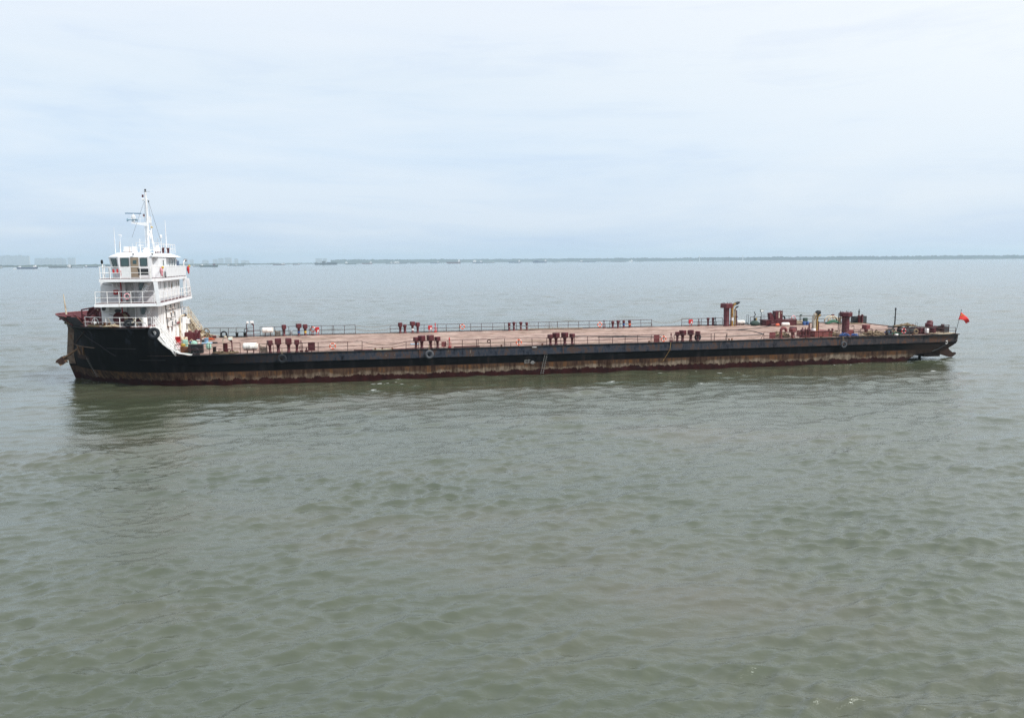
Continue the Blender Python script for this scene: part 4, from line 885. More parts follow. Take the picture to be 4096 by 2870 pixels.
rail_run([27.18, 28.5, 29.95, 33.0], FT_, .98, r=.03); rail_run([37.0, 38.5, 41.2, 42.7, 44.3, 46.3, 49.0], FT_, 1.05, r=.03)
for t_, a, b_, za, zb, sag in ((FT_, -15.4, -11.2, 1.1, 1.05, .3), (FT_, -15.4, -11.2, .6, .55, .28), (NT_, -15.2, -10.84, .95, .85, .5), (NT_, -15.2, -10.84, .5, .5, .3), (FT_, 22.91, 27.18, .9, .9, .55)):
    q = MB(); q.tube([(a + (b_ - a) * k_ / 12, t_, DZ + za + (zb - za) * k_ / 12 - sag * 4 * (k_ / 12) * (1 - k_ / 12) * .8) for k_ in range(13)], .022, 5); P(q, 'slack_rope', 'rope' if t_ > 1 else 'rail_brown')
# rail braces, ladder frames, sign boards
for s_, t_ in ((23.9, NT_), (28.3, NT_), (27.18, FT_), (22.91, FT_)):
    q = MB(); q.tube([(s_, t_, DZ + .75), (s_ - .18 if s_ > 25 else s_ + .0, t_ + .35 * (1 if t_ < 5 else -1), DZ + .02)], .028, 5); P(q, 'rail_strut', 'rail_brown')
for s_, t_, wd, z0, z1, mt in ((-20.1, .34, .68, .16, .98, 'maroon'), (-6.94, .7, .5, .15, .66, 'maroon_light'), (15.9, .34, .62, .04, .80, 'maroon_light'), (29.5, .55, .70, .06, .76, 'maroon_light')):
    q = MB(); q.box(s_ - wd / 2, s_ + wd / 2, t_, t_ + .06, DZ + z0, DZ + z1); q.box(s_ - wd / 2, s_ + wd / 2, t_ - .012, t_, DZ + (z0 + z1) / 2, DZ + (z0 + z1) / 2 + .02); q.cyl((s_, t_ + .03, DZ), (s_, t_ + .03, DZ + z0 + .01), .04, 6); P(q, 'steel_panel', mt)
def hose_stand(s_, t_, mat, h=1.2, fh=.62):
    q = MB(); q.tube([(s_ - .14, t_, DZ), (s_ - .14, t_, DZ + fh), (s_ + .16, t_, DZ + fh), (s_ + .16, t_, DZ)], .035, 6)
    q.tube([(s_, t_, DZ), (s_, t_, DZ + h)], .045, 6); q.lathe((s_, t_, DZ + h * .82), [(.03, -.08), (.09, -.06), (.09, .0), (.05, .05), (.07, .12), (0, .14)], 10)
    q.cbox((s_ + .02, t_ - .02, DZ + .12), (.3, .2, .14)); return P(q, 'hydrant', mat)
hose_stand(-21.1, .5, 'maroon'); hose_stand(-6.42, .4, 'red', 1.12); hose_stand(17.55, .4, 'maroon', 1.0, .46)
hose_stand(-20.6, 20.1, 'maroon'); hose_stand(-5.62, 20.2, 'red', 1.2); hose_stand(16.35, 20.2, 'maroon', 1.1, .58); hose_stand(29.4, 20.0, 'maroon', 1.0); hose_stand(31.75, 20.0, 'dkgrey', 1.15, .55); hose_stand(33.9, 19.8, 'maroon', 1.2, .6); hose_stand(-20.6, .5, 'maroon', .4, .2)
def fire_box(s_, t_, w_=.5, h_=.5, leg=.28, white=True):
    q = MB(); q.bbox((s_, t_, DZ + leg + .08 + h_ / 2), (w_, .22, h_), bev=.05)
    for k_ in (-.13, .13): q.cyl((s_ + k_, t_, DZ), (s_ + k_, t_, DZ + leg + .1), .028, 6)
    o = P(q, 'hose_box', 'red')
    if white: q = MB(); q.box(s_ - .02, s_ + .17, t_ - .135, t_ - .115, DZ + leg + .12, DZ + leg + .30); q.box(s_ + .04, s_ + .17, t_ - .135, t_ - .115, DZ + leg + .31, DZ + leg + .38); P(q, 'notice', 'buoy_white', o)
fire_box(-19.95, 20.1, .44, .62, .3); fire_box(-6.27, 20.1, .52, .52); fire_box(28.3, 20.1, .58, .55)

# ------------------------------------------------------------------ tank ventilators: pipe with box or mushroom head
def vent_box(w_, h_, z0, ztop_, pr, mat='maroon', rz=.3, sticker=None):
    q = MB(); q.lathe((0, 0, 0), [(pr * 1.35, 0), (pr * 1.35, .10), (pr, .14), (pr, z0 - .16), (pr * 1.35, z0 - .12), (pr * 1.2, z0 - .06), (pr * 1.6, z0 + .02)], 12)
    o = P(q, 'tank_ventilator', mat); q = MB(); q.bbox((0, 0, z0 + (ztop_ - z0) / 2), (w_, w_, ztop_ - z0), rz=rz, bev=.05); P(q, 'vent_head', mat, o)
    if sticker:
        q = MB(); q.lathe((0, 0, .32), [(pr + .012, 0), (pr + .012, .24)], 12); P(q, 'sticker', sticker, o)
    return o
def vent_mush(w_, z1, pr, mat='maroon', sticker=None):
    q = MB(); q.lathe((0, 0, 0), [(pr * 1.25, 0), (pr * 1.25, .12), (pr, .16), (pr, z1 - .38), (pr * 1.3, z1 - .28)], 12); o = P(q, 'tank_ventilator', mat)
    q = MB(); q.lathe((0, 0, z1), [(pr * 1.3, -.29), (w_ / 2, -.22), (w_ / 2, -.05), (w_ * .38, 0), (0, .01)], 14); P(q, 'vent_head', mat, o)
    if sticker: q = MB(); q.lathe((0, 0, .34), [(pr + .012, 0), (pr + .012, .26)], 12); P(q, 'sticker', sticker, o)
    return o
pb, ps = vent_box(.60, .6, .80, 1.40, .15), vent_box(.48, .5, .78, 1.24, .13)
groups = [(-24.06, 's'), (-23.28, 'b'), (-22.3, 'b'), (-21.52, 's'), (-9.8, 's'), (-9.2, 'b'), (-8.3, 'b'), (-7.6, 's'), (4.25, 's'), (4.85, 'b'), (5.8, 'b'), (6.6, 's'), (18.35, 's'), (18.95, 'b'), (19.9, 'b'), (20.7, 's')]
fb_, fs_ = True, True
for s_, k_ in groups:
    src = pb if k_ == 'b' else ps
    first = fb_ if k_ == 'b' else fs_
    o = src if first else copy_tree(src, SHIP)
    if k_ == 'b': fb_ = False
    else: fs_ = False
    o.location = (s_, .62, DZ + .01); o.rotation_euler = (random.uniform(-.025, .025), random.uniform(-.03, .03), random.uniform(-.3, .3) + (s_ + 24) * .012); o.scale = (1, 1, random.uniform(1.0, 1.04) - max(0, s_ + 24) * .0035)
for s_, w_, z1, st_ in ((-23.87, .48, 1.36, None), (-22.15, .60, 1.45, 'blue'), (-21.39, .50, 1.36, 'yellow'), (-9.97, .46, 1.32, None), (-8.46, .55, 1.42, 'buoy_white'), (-7.82, .46, 1.30, None)):
    o = vent_box(w_, w_, z1 - .5, z1, .14, sticker=st_); o.location = (s_, 20.05, DZ + .01)
o = vent_mush(.46, 1.08, .16); o.location = (-9.4, 20.05, DZ)
for i, (s_, z1, st_) in enumerate(((3.76, 1.0, None), (4.37, 1.1, None), (5.27, 1.1, None), (6.03, 1.02, None), (17.49, .92, None), (18.2, .98, None), (18.98, .98, 'blue'), (19.78, .97, 'orange'), (30.75, 1.1, None), (31.45, 1.1, None))):
    o = vent_mush(.42 if i % 3 else .36, z1, .13, sticker=st_); o.location = (s_, 20.05, DZ)
q = MB()
for s_ in (3.76, 4.37, 5.27, 6.03): q.box(s_ - .04, s_ + .03, 19.88, 19.9, DZ + .48, DZ + .56)
P(q, 'number_plate', 'buoy_white')
q = MB(); q.lathe((-23.05, 20.1, DZ), [(.10, 0), (.10, .15), (.16, .2), (.16, .72), (0, .73)], 12); P(q, 'small_ventilator', 'grey')

# ------------------------------------------------------------------ mooring chocks and bollards, lights
def chock(s_, t_, r=.3, mat='black'):
    q = MB(); q.torus((s_, t_, DZ + .40), r, .09, 'y', 18, 8); q.box(s_ - r - .14, s_ + r + .14, t_ - .18, t_ + .18, DZ + .005, DZ + .14)
    for k_ in (-1, 1): q.tube([(s_ + k_ * (r + .05), t_, DZ + .08), (s_ + k_ * (r + .03), t_, DZ + .45)], .085, 8)
    return P(q, 'mooring_chock', mat)
chock(-31.0, .4, .28); chock(-30.8, 20.1, .3); chock(43.8, .45, .27, 'black')
def bollards(s_, t_, h=.52, r=.15, gap=.9, mat='black'):
    q = MB()
    for k_ in (0, gap): q.lathe((s_ + k_, t_, DZ + .04), [(r, 0), (r, h), (r * 1.25, h + .01), (r * 1.25, h + .06), (0, h + .07)], 14)
    q.box(s_ - .3, s_ + gap + .3, t_ - .25, t_ + .25, DZ + .005, DZ + .05); return P(q, 'bollard_pair', mat)
bollards(-29.3, .95, .62, .16, 1.0); bollards(-29.3, 20.0, .45, .16, .9); bollards(49.6, 19.8, .5, .17, .9, 'dkgrey')
q = MB(); q.lathe((-28.28, .95, DZ + .05), [(.22, 0), (.22, .98), (.24, 1.0), (0, 1.01)], 14); o = P(q, 'capstan_drum', 'maroon')
q = MB(); q.tube([(-28.48, .9, DZ + 1.0), (-28.48, .9, DZ + 1.45), (-28.3, .9, DZ + 1.58)], .05, 6); q.bbox((-28.24, .88, DZ + 1.68), (.24, .16, .16), bev=.03); o = P(q, 'floodlight', 'cream_rusty')
q = MB(); q.cyl((-27.66, .9, DZ), (-27.66, .9, DZ + 1.3), .055, 8); q.prism([(-27.95, DZ + 1.33), (-27.6, DZ + 1.33), (-27.62, DZ + 1.05)], 'y', .84, .96); o = P(q, 'light_post', 'maroon')
q = MB(); q.bbox((-27.78, .86, DZ + 1.5), (.44, .2, .32), rz=.1, bev=.04); o2 = P(q, 'floodlight', 'cream_rusty', o); 
q = MB(); q.cbox((-27.78, .745, DZ + 1.5), (.34, .02, .22), rz=.1); P(q, 'lamp_glass', 'lampglass', o)
q = MB()
for s_ in (-28.75, -27.9): q.torus((s_, .55, DZ + .42), .10, .028, 'y', 10, 6, arc=(0, math.pi)); q.cyl((s_ - .1, .55, DZ), (s_ - .1, .55, DZ + .42), .028, 6)
P(q, 'rope_hook', 'maroon')
q = MB(); q.tube([(-28.2, 20.1, DZ), (-28.2, 20.1, 4.48), (-27.95, 20.1, 4.62)], .05, 6); q.tube([(-27.38, 20.1, DZ), (-27.38, 20.1, 4.48), (-27.6, 20.1, 4.6)], .05, 6); q.tube([(-28.2, 20.1, DZ + .75), (-26.7, 20.1, DZ + .75)], .04, 6); q.tube([(-28.2, 20.1, DZ + .28), (-26.7, 20.1, DZ + .28)], .04, 6); q.prism([(-27.7, 4.52), (-27.35, 4.52), (-27.38, 4.3)], 'y', 20.05, 20.15); o = P(q, 'light_gantry', 'maroon')
for s_, w_ in ((-28.05, .26), (-27.55, .42)): q = MB(); q.bbox((s_, 20.0, 4.68 + w_ * .15), (w_, .24, .26), bev=.05); P(q, 'floodlight', 'white_rail', o)
q = MB(); q.cbox((-28.25, 20.2, 3.92), (.46, .08, .08)); q.cbox((-28.25, 20.2, 3.58), (.46, .08, .06)); q.cbox((-28.46, 20.2, 3.75), (.07, .08, .4)); q.cbox((-28.05, 20.2, 3.75), (.07, .08, .4)); P(q, 'frame', 'dkgrey', o)
q = MB(); q.tube([(-33.0, 20.35, 4.02), (-32.65, 20.35, 4.05), (-32.45, 20.35, 3.75), (-32.55, 20.35, 3.3)], .06, 6); P(q, 'hanging_hose', 'rope')

# ------------------------------------------------------------------ funnels, exhausts, engine hatches
def funnel(s_, t_, r, zc0, zc1, rc, mat='maroon', n=20, sq=False):
    q = MB(); q.lathe((s_, t_, DZ + .005), [(r * 1.08, 0), (r * 1.08, .12), (r, .16), (r, zc0 - DZ)], n)
    for k_ in range(3): q.lathe((s_, t_, DZ + .7 + .7 * k_), [(r + .02, -.03), (r + .02, .03)], n)
    o = P(q, 'funnel', mat); q = MB()
    if sq: q.bbox((s_, t_, (zc0 + zc1) / 2), (rc * 2, rc * 2, zc1 - zc0), rz=.25, bev=.08)
    else: q.lathe((s_, t_, zc0), [(r, -.02), (rc, .10), (rc, zc1 - zc0 - .05), (rc * .94, zc1 - zc0), (0, zc1 - zc0)], 8, rz=.2, smooth=False)
    P(q, 'funnel_cap', mat, o)
    q = MB()
    for a in range(7): an = a * .9; q.cyl((s_ + rc * .75 * math.cos(an), t_ + rc * .75 * math.sin(an), zc1 - .02), (s_ + rc * .75 * math.cos(an), t_ + rc * .75 * math.sin(an), zc1 + .10 + .06 * (a % 2)), .035, 5)
    P(q, 'cap_studs', 'dkgrey', o); return o
f1 = funnel(32.85, 19.0, .37, 5.38, 5.98, .60, sq=True)
q = MB(); q.tube([(33.28, 18.6, DZ), (33.28, 18.6, 6.1)], .045, 6); q.tube([(33.05, 18.55, 5.3), (33.05, 18.55, 6.05)], .04, 6); P(q, 'conduit', 'maroon', f1)
f2 = funnel(39.15, 1.7, .42, 5.15, 5.68, .76)
q = MB()
for dz in range(15): q.cyl((38.30, 1.45, 3.1 + dz * .17), (38.30, 1.8, 3.1 + dz * .17), .018, 4)
q.tube([(38.30, 1.45, DZ), (38.30, 1.45, 5.85)], .035, 6); q.tube([(38.30, 1.8, DZ), (38.30, 1.8, 5.6)], .035, 6); P(q, 'ladder', 'rail_brown', f2)
q = MB(); q.tube([(38.62, 1.2, 5.2), (38.62, 1.2, 3.0)], .035, 6); q.box(38.6, 39.9, 1.15, 1.19, 4.10, 4.14); q.torus((39.9, 1.4, 4.0), .14, .03, 'y', 10, 6, arc=(0, math.pi)); q.tube([(40.04, 1.4, 4.0), (40.04, 1.4, 3.0)], .028, 5); P(q, 'guard_rail', 'rail_brown', f2)
q = MB(); q.bbox((39.95, 2.1, 3.35), (.72, .6, .62), bev=.04); P(q, 'day_tank', 'maroon_light')
def exhaust(pts, r, mat, tip=None, tipr=None, name='exhaust_pipe'):
    q = MB(); q.tube(pts, r, 10); o = P(q, name, mat)
    if tip: q = MB(); q.tube(tip, tipr or [r * 1.02, r * 1.15, r * 1.25], 10); P(q, 'exhaust_tip', 'black', o)
    return o
exhaust([(33.62, 18.9, DZ), (33.62, 18.9, 5.3), (33.68, 18.9, 5.6), (33.85, 18.9, 5.82), (34.1, 18.9, 5.92)], .18, 'brass', [(34.08, 18.9, 5.91), (34.35, 18.9, 6.0), (34.65, 18.9, 6.12)], [.19, .2, .10])
q = MB(); q.lathe((33.62, 18.9, 3.9), [(.19, -.22), (.19, .22)], 10); P(q, 'lagging_band', 'buoy_white')
exhaust([(33.95, 18.75, DZ), (33.95, 18.75, 5.2), (34.05, 18.75, 5.4)], .09, 'brass', [(34.05, 18.75, 5.38), (34.25, 18.75, 5.5), (34.42, 18.75, 5.58)], [.10, .11, .06])
exhaust([(34.4, 19.2, DZ), (34.4, 19.2, 5.02), (34.05, 19.2, 5.05)], .075, 'maroon', name='pipe')
for s_ in (34.2, 34.75): q = MB(); q.tube([(s_, 20.0, DZ), (s_, 20.0, 4.1)], .06, 6); q.lathe((s_, 20, 4.05), [(.1, -.1), (.2, 0), (.2, .15), (0, .2)], 10); P(q, 'small_ventilator', 'dkgrey')
q = MB(); q.tube([(35.6, 20, DZ), (36.4, 20.1, DZ + .35), (36.6, 20.1, DZ)], .07, 5); q.tube([(36.35, 20.1, DZ), (36.35, 20.1, 4.35)], .03, 5); q.tube([(36.6, 20.1, DZ), (36.6, 20.1, 4.35), (36.35, 20.1, 4.35)], .03, 5); P(q, 'ladder', 'dkgrey')
q = MB(); q.tube([(37.1, 19.6, DZ), (37.15, 19.6, 4.2)], .05, 6); q.tube([(37.15, 19.6, 4.2), (37.35, 19.6, 4.35), (37.2, 19.6, 4.6), (37.15, 19.6, 4.75)], .06, 6); q.cbox((37.35, 19.6, 3.75), (.28, .2, .34)); o = P(q, 'valve_post', 'dkgrey'); q = MB(); q.cbox((37.42, 19.48, 3.8), (.16, .03, .28)); P(q, 'yellow_plate', 'yellow', o)
q = MB(); q.cyl((37.85, 19.0, DZ), (37.85, 19.0, 4.75), .035, 6); q.bbox((37.9, 18.95, 4.9), (.50, .14, .36), bev=.04); o = P(q, 'light_post', 'dkgreen'); q = MB(); q.cbox((37.9, 18.865, 4.9), (.38, .02, .26)); P(q, 'lamp_glass', 'lampglass', o)
def hatch(s0, s1, t0, t1, z1, mat, nrib=4):
    q = MB(); q.box(s0, s1, t0, t1, DZ + .004, z1 - .06); q.box(s0 - .06, s1 + .06, t0 - .06, t1 + .06, z1 - .06, z1)
    for k_ in range(nrib): s_ = s0 + (s1 - s0) * k_ / (nrib - 1); q.box(s_ - .03, s_ + .03, t0 - .06, t0, DZ + .01, z1 - .06)
    return P(q, 'engine_hatch', mat)
h1_ = hatch(37.9, 42.2, 17.6, 19.4, 3.72, 'maroon'); q = MB(); q.bbox((39.95, 18.5, 4.3), (1.05, .9, 1.16), bev=.03)
for k_ in range(5): q.cyl((39.5 + k_ * .22, 18.08, 4.86), (39.5 + k_ * .22, 18.08, 4.98), .04, 6)
o = P(q, 'trunk', 'maroon', h1_); q = MB(); q.box(39.85, 40.02, 18.03, 18.048, 3.95, 4.75); q.lathe((40.28, 18.04, 4.6), [(0, -.02), (.07, -.02), (.07, .0)], 10, 'y'); P(q, 'label_strip', 'silver', h1_)
q = MB(); q.prism([(38.75, 3.73), (39.4, 3.73), (39.1, 4.35), (38.95, 4.68), (38.6, 4.62)], 'y', 18.2, 18.8); P(q, 'open_lid', 'maroon', h1_)
q = MB()
for s_ in (38.2, 38.42): q.torus((s_, 19.3, 4.25), .1, .02, 'y', 10, 5, arc=(0, math.pi)); q.cyl((s_ - .1, 19.3, 3.72), (s_ - .1, 19.3, 4.25), .02, 5); q.cyl((s_ + .1, 19.3, 3.72), (s_ + .1, 19.3, 4.25), .02, 5)
P(q, 'grab_hoops', 'grey', h1_)
q = MB(); q.cyl((38.3, 17.2, 3.12), (39.4, 17.2, 3.16), .17, 10); q.tube([(38.3, 17.2, 3.1), (38.3, 17.2, 3.5), (38.7, 17.4, 3.55)], .1, 6); P(q, 'pipe_stub', 'maroon', h1_)
h2_ = hatch(35.05, 37.1, 1.2, 3.4, 3.66, 'redbrown', 3)
q = MB(); q.box(34.05, 35.0, 2.6, 3.4, DZ + .004, 3.62); q.tube([(34.05, 1.3, 3.64), (34.98, 1.3, 3.64)], .04, 6)
for s_ in (34.05, 34.45): q.cyl((s_, 1.3, DZ), (s_, 1.3, 3.64), .04, 6)
P(q, 'hatch_wing', 'redbrown', h2_)
exhaust([(35.28, 1.9, 3.66), (35.28, 1.9, 4.6), (35.3, 1.9, 5.2), (35.42, 1.9, 5.45), (35.6, 1.9, 5.6)], [.21, .21, .25, .23, .22], 'silver', [(35.55, 1.9, 5.56), (35.75, 1.9, 5.72), (36.05, 1.9, 5.74)], [.24, .27, .18])
q = MB(); q.lathe((35.28, 1.9, 3.67), [(.25, 0), (.25, .22), (.22, .26)], 12); P(q, 'pipe_collar', 'buoy_white')
exhaust([(35.75, 2.0, 3.66), (35.75, 2.0, 4.9), (35.8, 2.0, 5.2), (35.95, 2.0, 5.36), (36.15, 2.0, 5.4)], .12, 'brass', [(35.5, 2.3, 5.0), (35.65, 2.3, 5.3), (35.95, 2.2, 5.42)], [.08, .14, .14])
q = MB(); q.tube([(34.72, 1.9, 3.0), (34.72, 1.9, 4.5)], .08, 6); q.tube([(34.72, 1.9, 3.95), (35.2, 1.9, 3.95)], .03, 5); q.tube([(35.95, 2.0, 3.66), (35.95, 2.0, 4.7)], .05, 6); P(q, 'pipe_support', 'maroon')
# gooseneck, box vents and pump by the near rail
q = MB(); q.tube([(30.86, 1.2, DZ)] + [(30.86 + .0, 1.2, 3.75)] + [(31.17 - .31 * math.cos(a), 1.2, 3.82 + .31 * math.sin(a)) for a in np.linspace(.1, math.pi, 9)] + [(31.5, 1.2, 3.66)], .155, 10); q.lathe((30.86, 1.2, DZ), [(.34, 0), (.34, .05), (.2, .06)], 12); P(q, 'gooseneck_vent', 'maroon_light')
o = vent_box(.58, .5, .66, 1.08, .15, 'maroon_light'); o.location = (32.15, 1.0, DZ); o = vent_box(.62, .6, .74, 1.2, .19, 'maroon'); o.location = (32.62, 1.7, DZ)
q = MB(); q.lathe((33.55, 1.3, DZ), [(.16, 0), (.16, .5), (.24, .62), (.24, .85), (.1, .95), (.05, 1.15), (0, 1.15)], 12)
for s_ in (33.9, 34.2): q.lathe((s_, 1.3, DZ), [(.12, 0), (.10, .8), (.16, .85), (.06, .95), (.05, 1.12), (0, 1.12)], 10)
q.cyl((33.5, 1.3, 3.82), (34.4, 1.3, 3.82), .08, 8); q.lathe((34.45, 1.3, 3.82), [(.06, -.05), (.12, -.04), (.12, .04), (0, .05)], 10, 'x'); q.cbox((33.9, 1.3, 3.1), (1.0, .5, .2)); P(q, 'pump_manifold', 'maroon')
for s_ in (33.0, 33.15): q = MB(); q.cyl((s_, .9, DZ), (s_, .9, 3.6), .04, 6); q.lathe((s_, .9, 3.6), [(.03, -.02), (.09, 0), (.03, .05)], 8); P(q, 'valve_spindle', 'maroon')
for s_, h in ((36.95, .74), (37.38, .78)): q = MB(); q.cyl((s_, 1.5, DZ), (s_, 1.5, DZ + h), .05, 6); q.lathe((s_, 1.5, DZ + h), [(.05, -.1), (.16, -.04), (.16, .06), (0, .08)], 10, 'x'); P(q, 'valve_spindle', 'maroon')
o = vent_box(.66, .6, .80, 1.30, .17, 'maroon_light'); o.location = (41.35, 1.1, DZ)
q = MB(); q.tube([(40.95, 1.5, DZ), (40.95, 1.5, 3.75), (42.4, 1.5, 3.75), (42.4, 1.5, DZ)], .04, 6); q.tube([(41.9, 1.6, DZ), (41.9, 1.6, 3.8)], .05, 6); q.tube([(40.2, 1.8, 3.4), (41.8, 1.8, 3.4)], .05, 6); P(q, 'pipe_rack', 'rail_brown')
# stern equipment
q = MB()
for k_ in (0, .62): q.lathe((46.7 + k_ * 1.4, 1.9, 3.42), [(0, -.55), (.44, -.55), (.46, -.48), (.18, -.4), (.16, .4), (.46, .48), (.44, .55), (0, .55)], 20, 'y')
q.box(46.1, 48.2, 1.2, 2.6, DZ, DZ + .1); P(q, 'stern_winch', 'dkgrey')
q = MB(); q.torus((47.75, 1.05, 3.33), .24, .09, 'y', 18, 8); P(q, 'winch_flange', 'rope')
q = MB(); q.tube([(45.9, 1.3, 3.78), (48.6, 1.3, 3.82), (50.6, 1.3, 3.76)], .045, 6)
for s_ in (46.2, 48.5, 49.0): q.cyl((s_, 1.3, DZ), (s_, 1.3, 3.8), .05, 6)
P(q, 'winch_frame', 'rail_brown')
q = MB(); q.bbox((48.85, 1.8, 3.35), (1.1, .9, .72), bev=.04); q.lathe((47.85, 1.8, 4.02), [(0, -.1), (.14, -.1), (.14, .1), (0, .12)], 10); P(q, 'winch_motor', 'maroon')
q = MB(); q.torus((48.2, 1.6, 4.25), .13, .025, 'y', 12, 5, arc=(0, math.pi)); q.cyl((48.07, 1.6, 3.6), (48.07, 1.6, 4.25), .025, 5); q.cyl((48.33, 1.6, 3.6), (48.33, 1.6, 4.25), .025, 5); P(q, 'hoop', 'grey')
q = MB(); q.lathe((50.05, 1.9, DZ), [(.26, 0), (.24, .75), (.40, .8), (.40, 1.15), (.32, 1.25), (0, 1.26)], 16); q.lathe((50.5, 2.3, DZ), [(.26, 0), (.24, .75), (.36, .8), (.36, 1.3), (.26, 1.5), (0, 1.52)], 16); q.box(49.65, 50.9, 1.44, 1.48, 3.78, 3.88); P(q, 'mushroom_ventilator', 'maroon')
q = MB(); q.bbox((50.0, .9, 3.35), (.36, .35, .75), bev=.03); P(q, 'junction_box', 'maroon')
q = MB(); q.bbox((49.15, 1.0, 3.42), (.4, .3, .5), bev=.04); P(q, 'white_locker', 'white_rusty')
q = MB(); q.prism([(50.95, DZ), (52.9, DZ), (52.9, 3.72), (51.4, 3.82), (50.95, 3.5)], 'y', 2.0, 2.7); P(q, 'steering_box', 'dkgrey')
q = MB()
for s_ in (51.0, 51.7, 52.35): q.cyl((s_, 1.4, DZ), (s_, 1.4, 3.9), .05, 6)
q.tube([(51.0, 1.4, 3.88), (52.4, 1.4, 3.95)], .05, 6); q.tube([(51.0, 1.4, 3.55), (52.4, 1.4, 3.6)], .03, 6); q.bbox((51.75, 1.7, 3.66), (.28, .3, .8), bev=.03); P(q, 'stern_rack', 'rail_brown')
q = MB(); q.tube([(51.65, TC, DZ), (51.7, TC, 5.25)], [.09, .06], 8); q.lathe((51.7, TC, 5.2), [(.05, 0), (.11, .02), (.11, .14), (.05, .16), (.11, .2), (.11, .3), (0, .31)], 10); q.cbox((51.62, TC, 4.3), (.26, .12, .08)); P(q, 'stern_light_mast', 'black')
q = MB(); q.prism([(50.9, DZ), (51.2, DZ + .25), (51.4, DZ + .1), (51.9, DZ + .3), (52.2, DZ)], 'y', TC + .2, TC + .5); P(q, 'stern_light_base', 'dkgrey')
# far side stern gear: hose reel hoops, flood light, pile frame
q = MB(); q.torus((48.15, 19.3, 3.25), .75, .08, 'y', 22, 7, arc=(0, math.pi)); q.torus((48.15, 18.5, 3.25), .75, .08, 'y', 22, 7, arc=(0, math.pi))
for a in np.linspace(.3, 2.8, 5): q.cyl((48.15, 19.0, 3.4), (48.15 + .72 * math.cos(a), 19.3, 3.25 + .72 * math.sin(a)), .03, 5)
q.lathe((48.15, 19.0, 3.4), [(0, -.1), (.12, -.1), (.12, .1), (0, .1)], 10, 'y'); P(q, 'hose_reel', 'cream_rusty')
q = MB(); q.bbox((48.8, 19.6, 4.02), (.44, .2, .34), bev=.05); q.tube([(48.95, 19.6, 3.9), (49.2, 19.6, DZ)], .05, 6); P(q, 'floodlight', 'maroon')
q = MB(); q.tube([(49.0, 20.0, 3.62), (51.2, 20.0, 3.66)], .09, 6); q.bbox((50.0, 20.0, 3.35), (.4, .4, .6), bev=.03); P(q, 'stern_boom', 'rope')
q = MB(); q.bbox((52.9 - .6, 18.9, 3.45), (2.2, .4, .95), bev=.03); q.bbox((52.35, 18.3, 3.5), (.5, .4, 1.05), bev=.03); P(q, 'tool_locker', 'dkgrey')
q = MB(); q.tube([(51.9, 18.3, DZ), (51.9, 18.3, 4.5)], .07, 6); q.lathe((51.9, 18.3, 4.5), [(.06, 0), (.13, .03), (.13, .12), (.05, .15), (.05, .35), (.12, .38), (0, .42)], 10); P(q, 'stern_lantern', 'black')
q = MB(); q.lathe((51.75, 18.0, DZ), [(.16, 0), (.16, .9), (.22, .95), (.22, 1.1), (0, 1.15)], 12); q.cyl((52.2, 18.0, DZ), (52.2, 18.0, 4.2), .14, 10); P(q, 'davit_post', 'maroon')
q = MB(); q.cbox((44.5, 19.3, 3.45), (.5, .4, .7)); q.tube([(43.9, 19.4, DZ), (43.9, 19.4, 4.2)], .04, 5); q.cbox((43.9, 19.4, 4.2), (.3, .1, .15)); P(q, 'control_stand', 'dkgreen')
q = MB(); q.cbox((42.6, 19.6, 3.5), (.4, .3, .5)); q.cbox((43.2, 19.8, 3.45), (.4, .3, .45)); P(q, 'junction_box', 'rust')
# low things on deck
for a in ((-5.9, .9, -3.2, .9, .07), (-32.9, 19.6, -31.6, 19.6, .16), (-16.0, .5, -10.0, .6, .05)):
    q = MB(); q.tube([(a[0], a[1], DZ + a[4]), (a[2], a[3], DZ + a[4])], a[4], 6); P(q, 'deck_pipe', 'maroon')
rnd = random.Random(5)
for i in range(16):
    s_ = rnd.uniform(-14, 48); q = MB(); q.lathe((s_, .45, DZ), [(.09, 0), (.09, .1 + rnd.random() * .12), (.05, .22)], 8); P(q, 'sounding_pipe', 'rust')
q = MB(); q.cyl((-1.35 + 1.3, .3, DZ + .02), (-1.35 + 1.3, .3, DZ + .4), .03, 6)
q.torus((-2.35, .26, DZ + .62), .16, .05, 'y', 14, 6); P(q, 'rope_ring', 'rail_brown')
# cradles for the rafts, welded to deck
def cradle(s_, t_, z_=.30, w_=.6):
    q = MB()
    for k_ in (-w_ / 2, w_ / 2): q.tube([(s_ + k_, t_ - .3, DZ), (s_ + k_, t_ - .3, DZ + z_ + .25)], .03, 5); q.tube([(s_ + k_, t_ + .3, DZ), (s_ + k_, t_ + .3, DZ + z_ + .25)], .03, 5); q.tube([(s_ + k_, t_ - .3, DZ + z_), (s_ + k_, t_ + .3, DZ + z_)], .035, 5)
    q.tube([(s_ - w_, t_ - .3, DZ + z_ + .05), (s_ + w_, t_ - .3, DZ + z_ + .05)], .035, 5); P(q, 'raft_cradle', 'rail_brown')
cradle(-25.95, .95); cradle(-25.75, 19.9, .25); cradle(35.35, 19.9, .1)

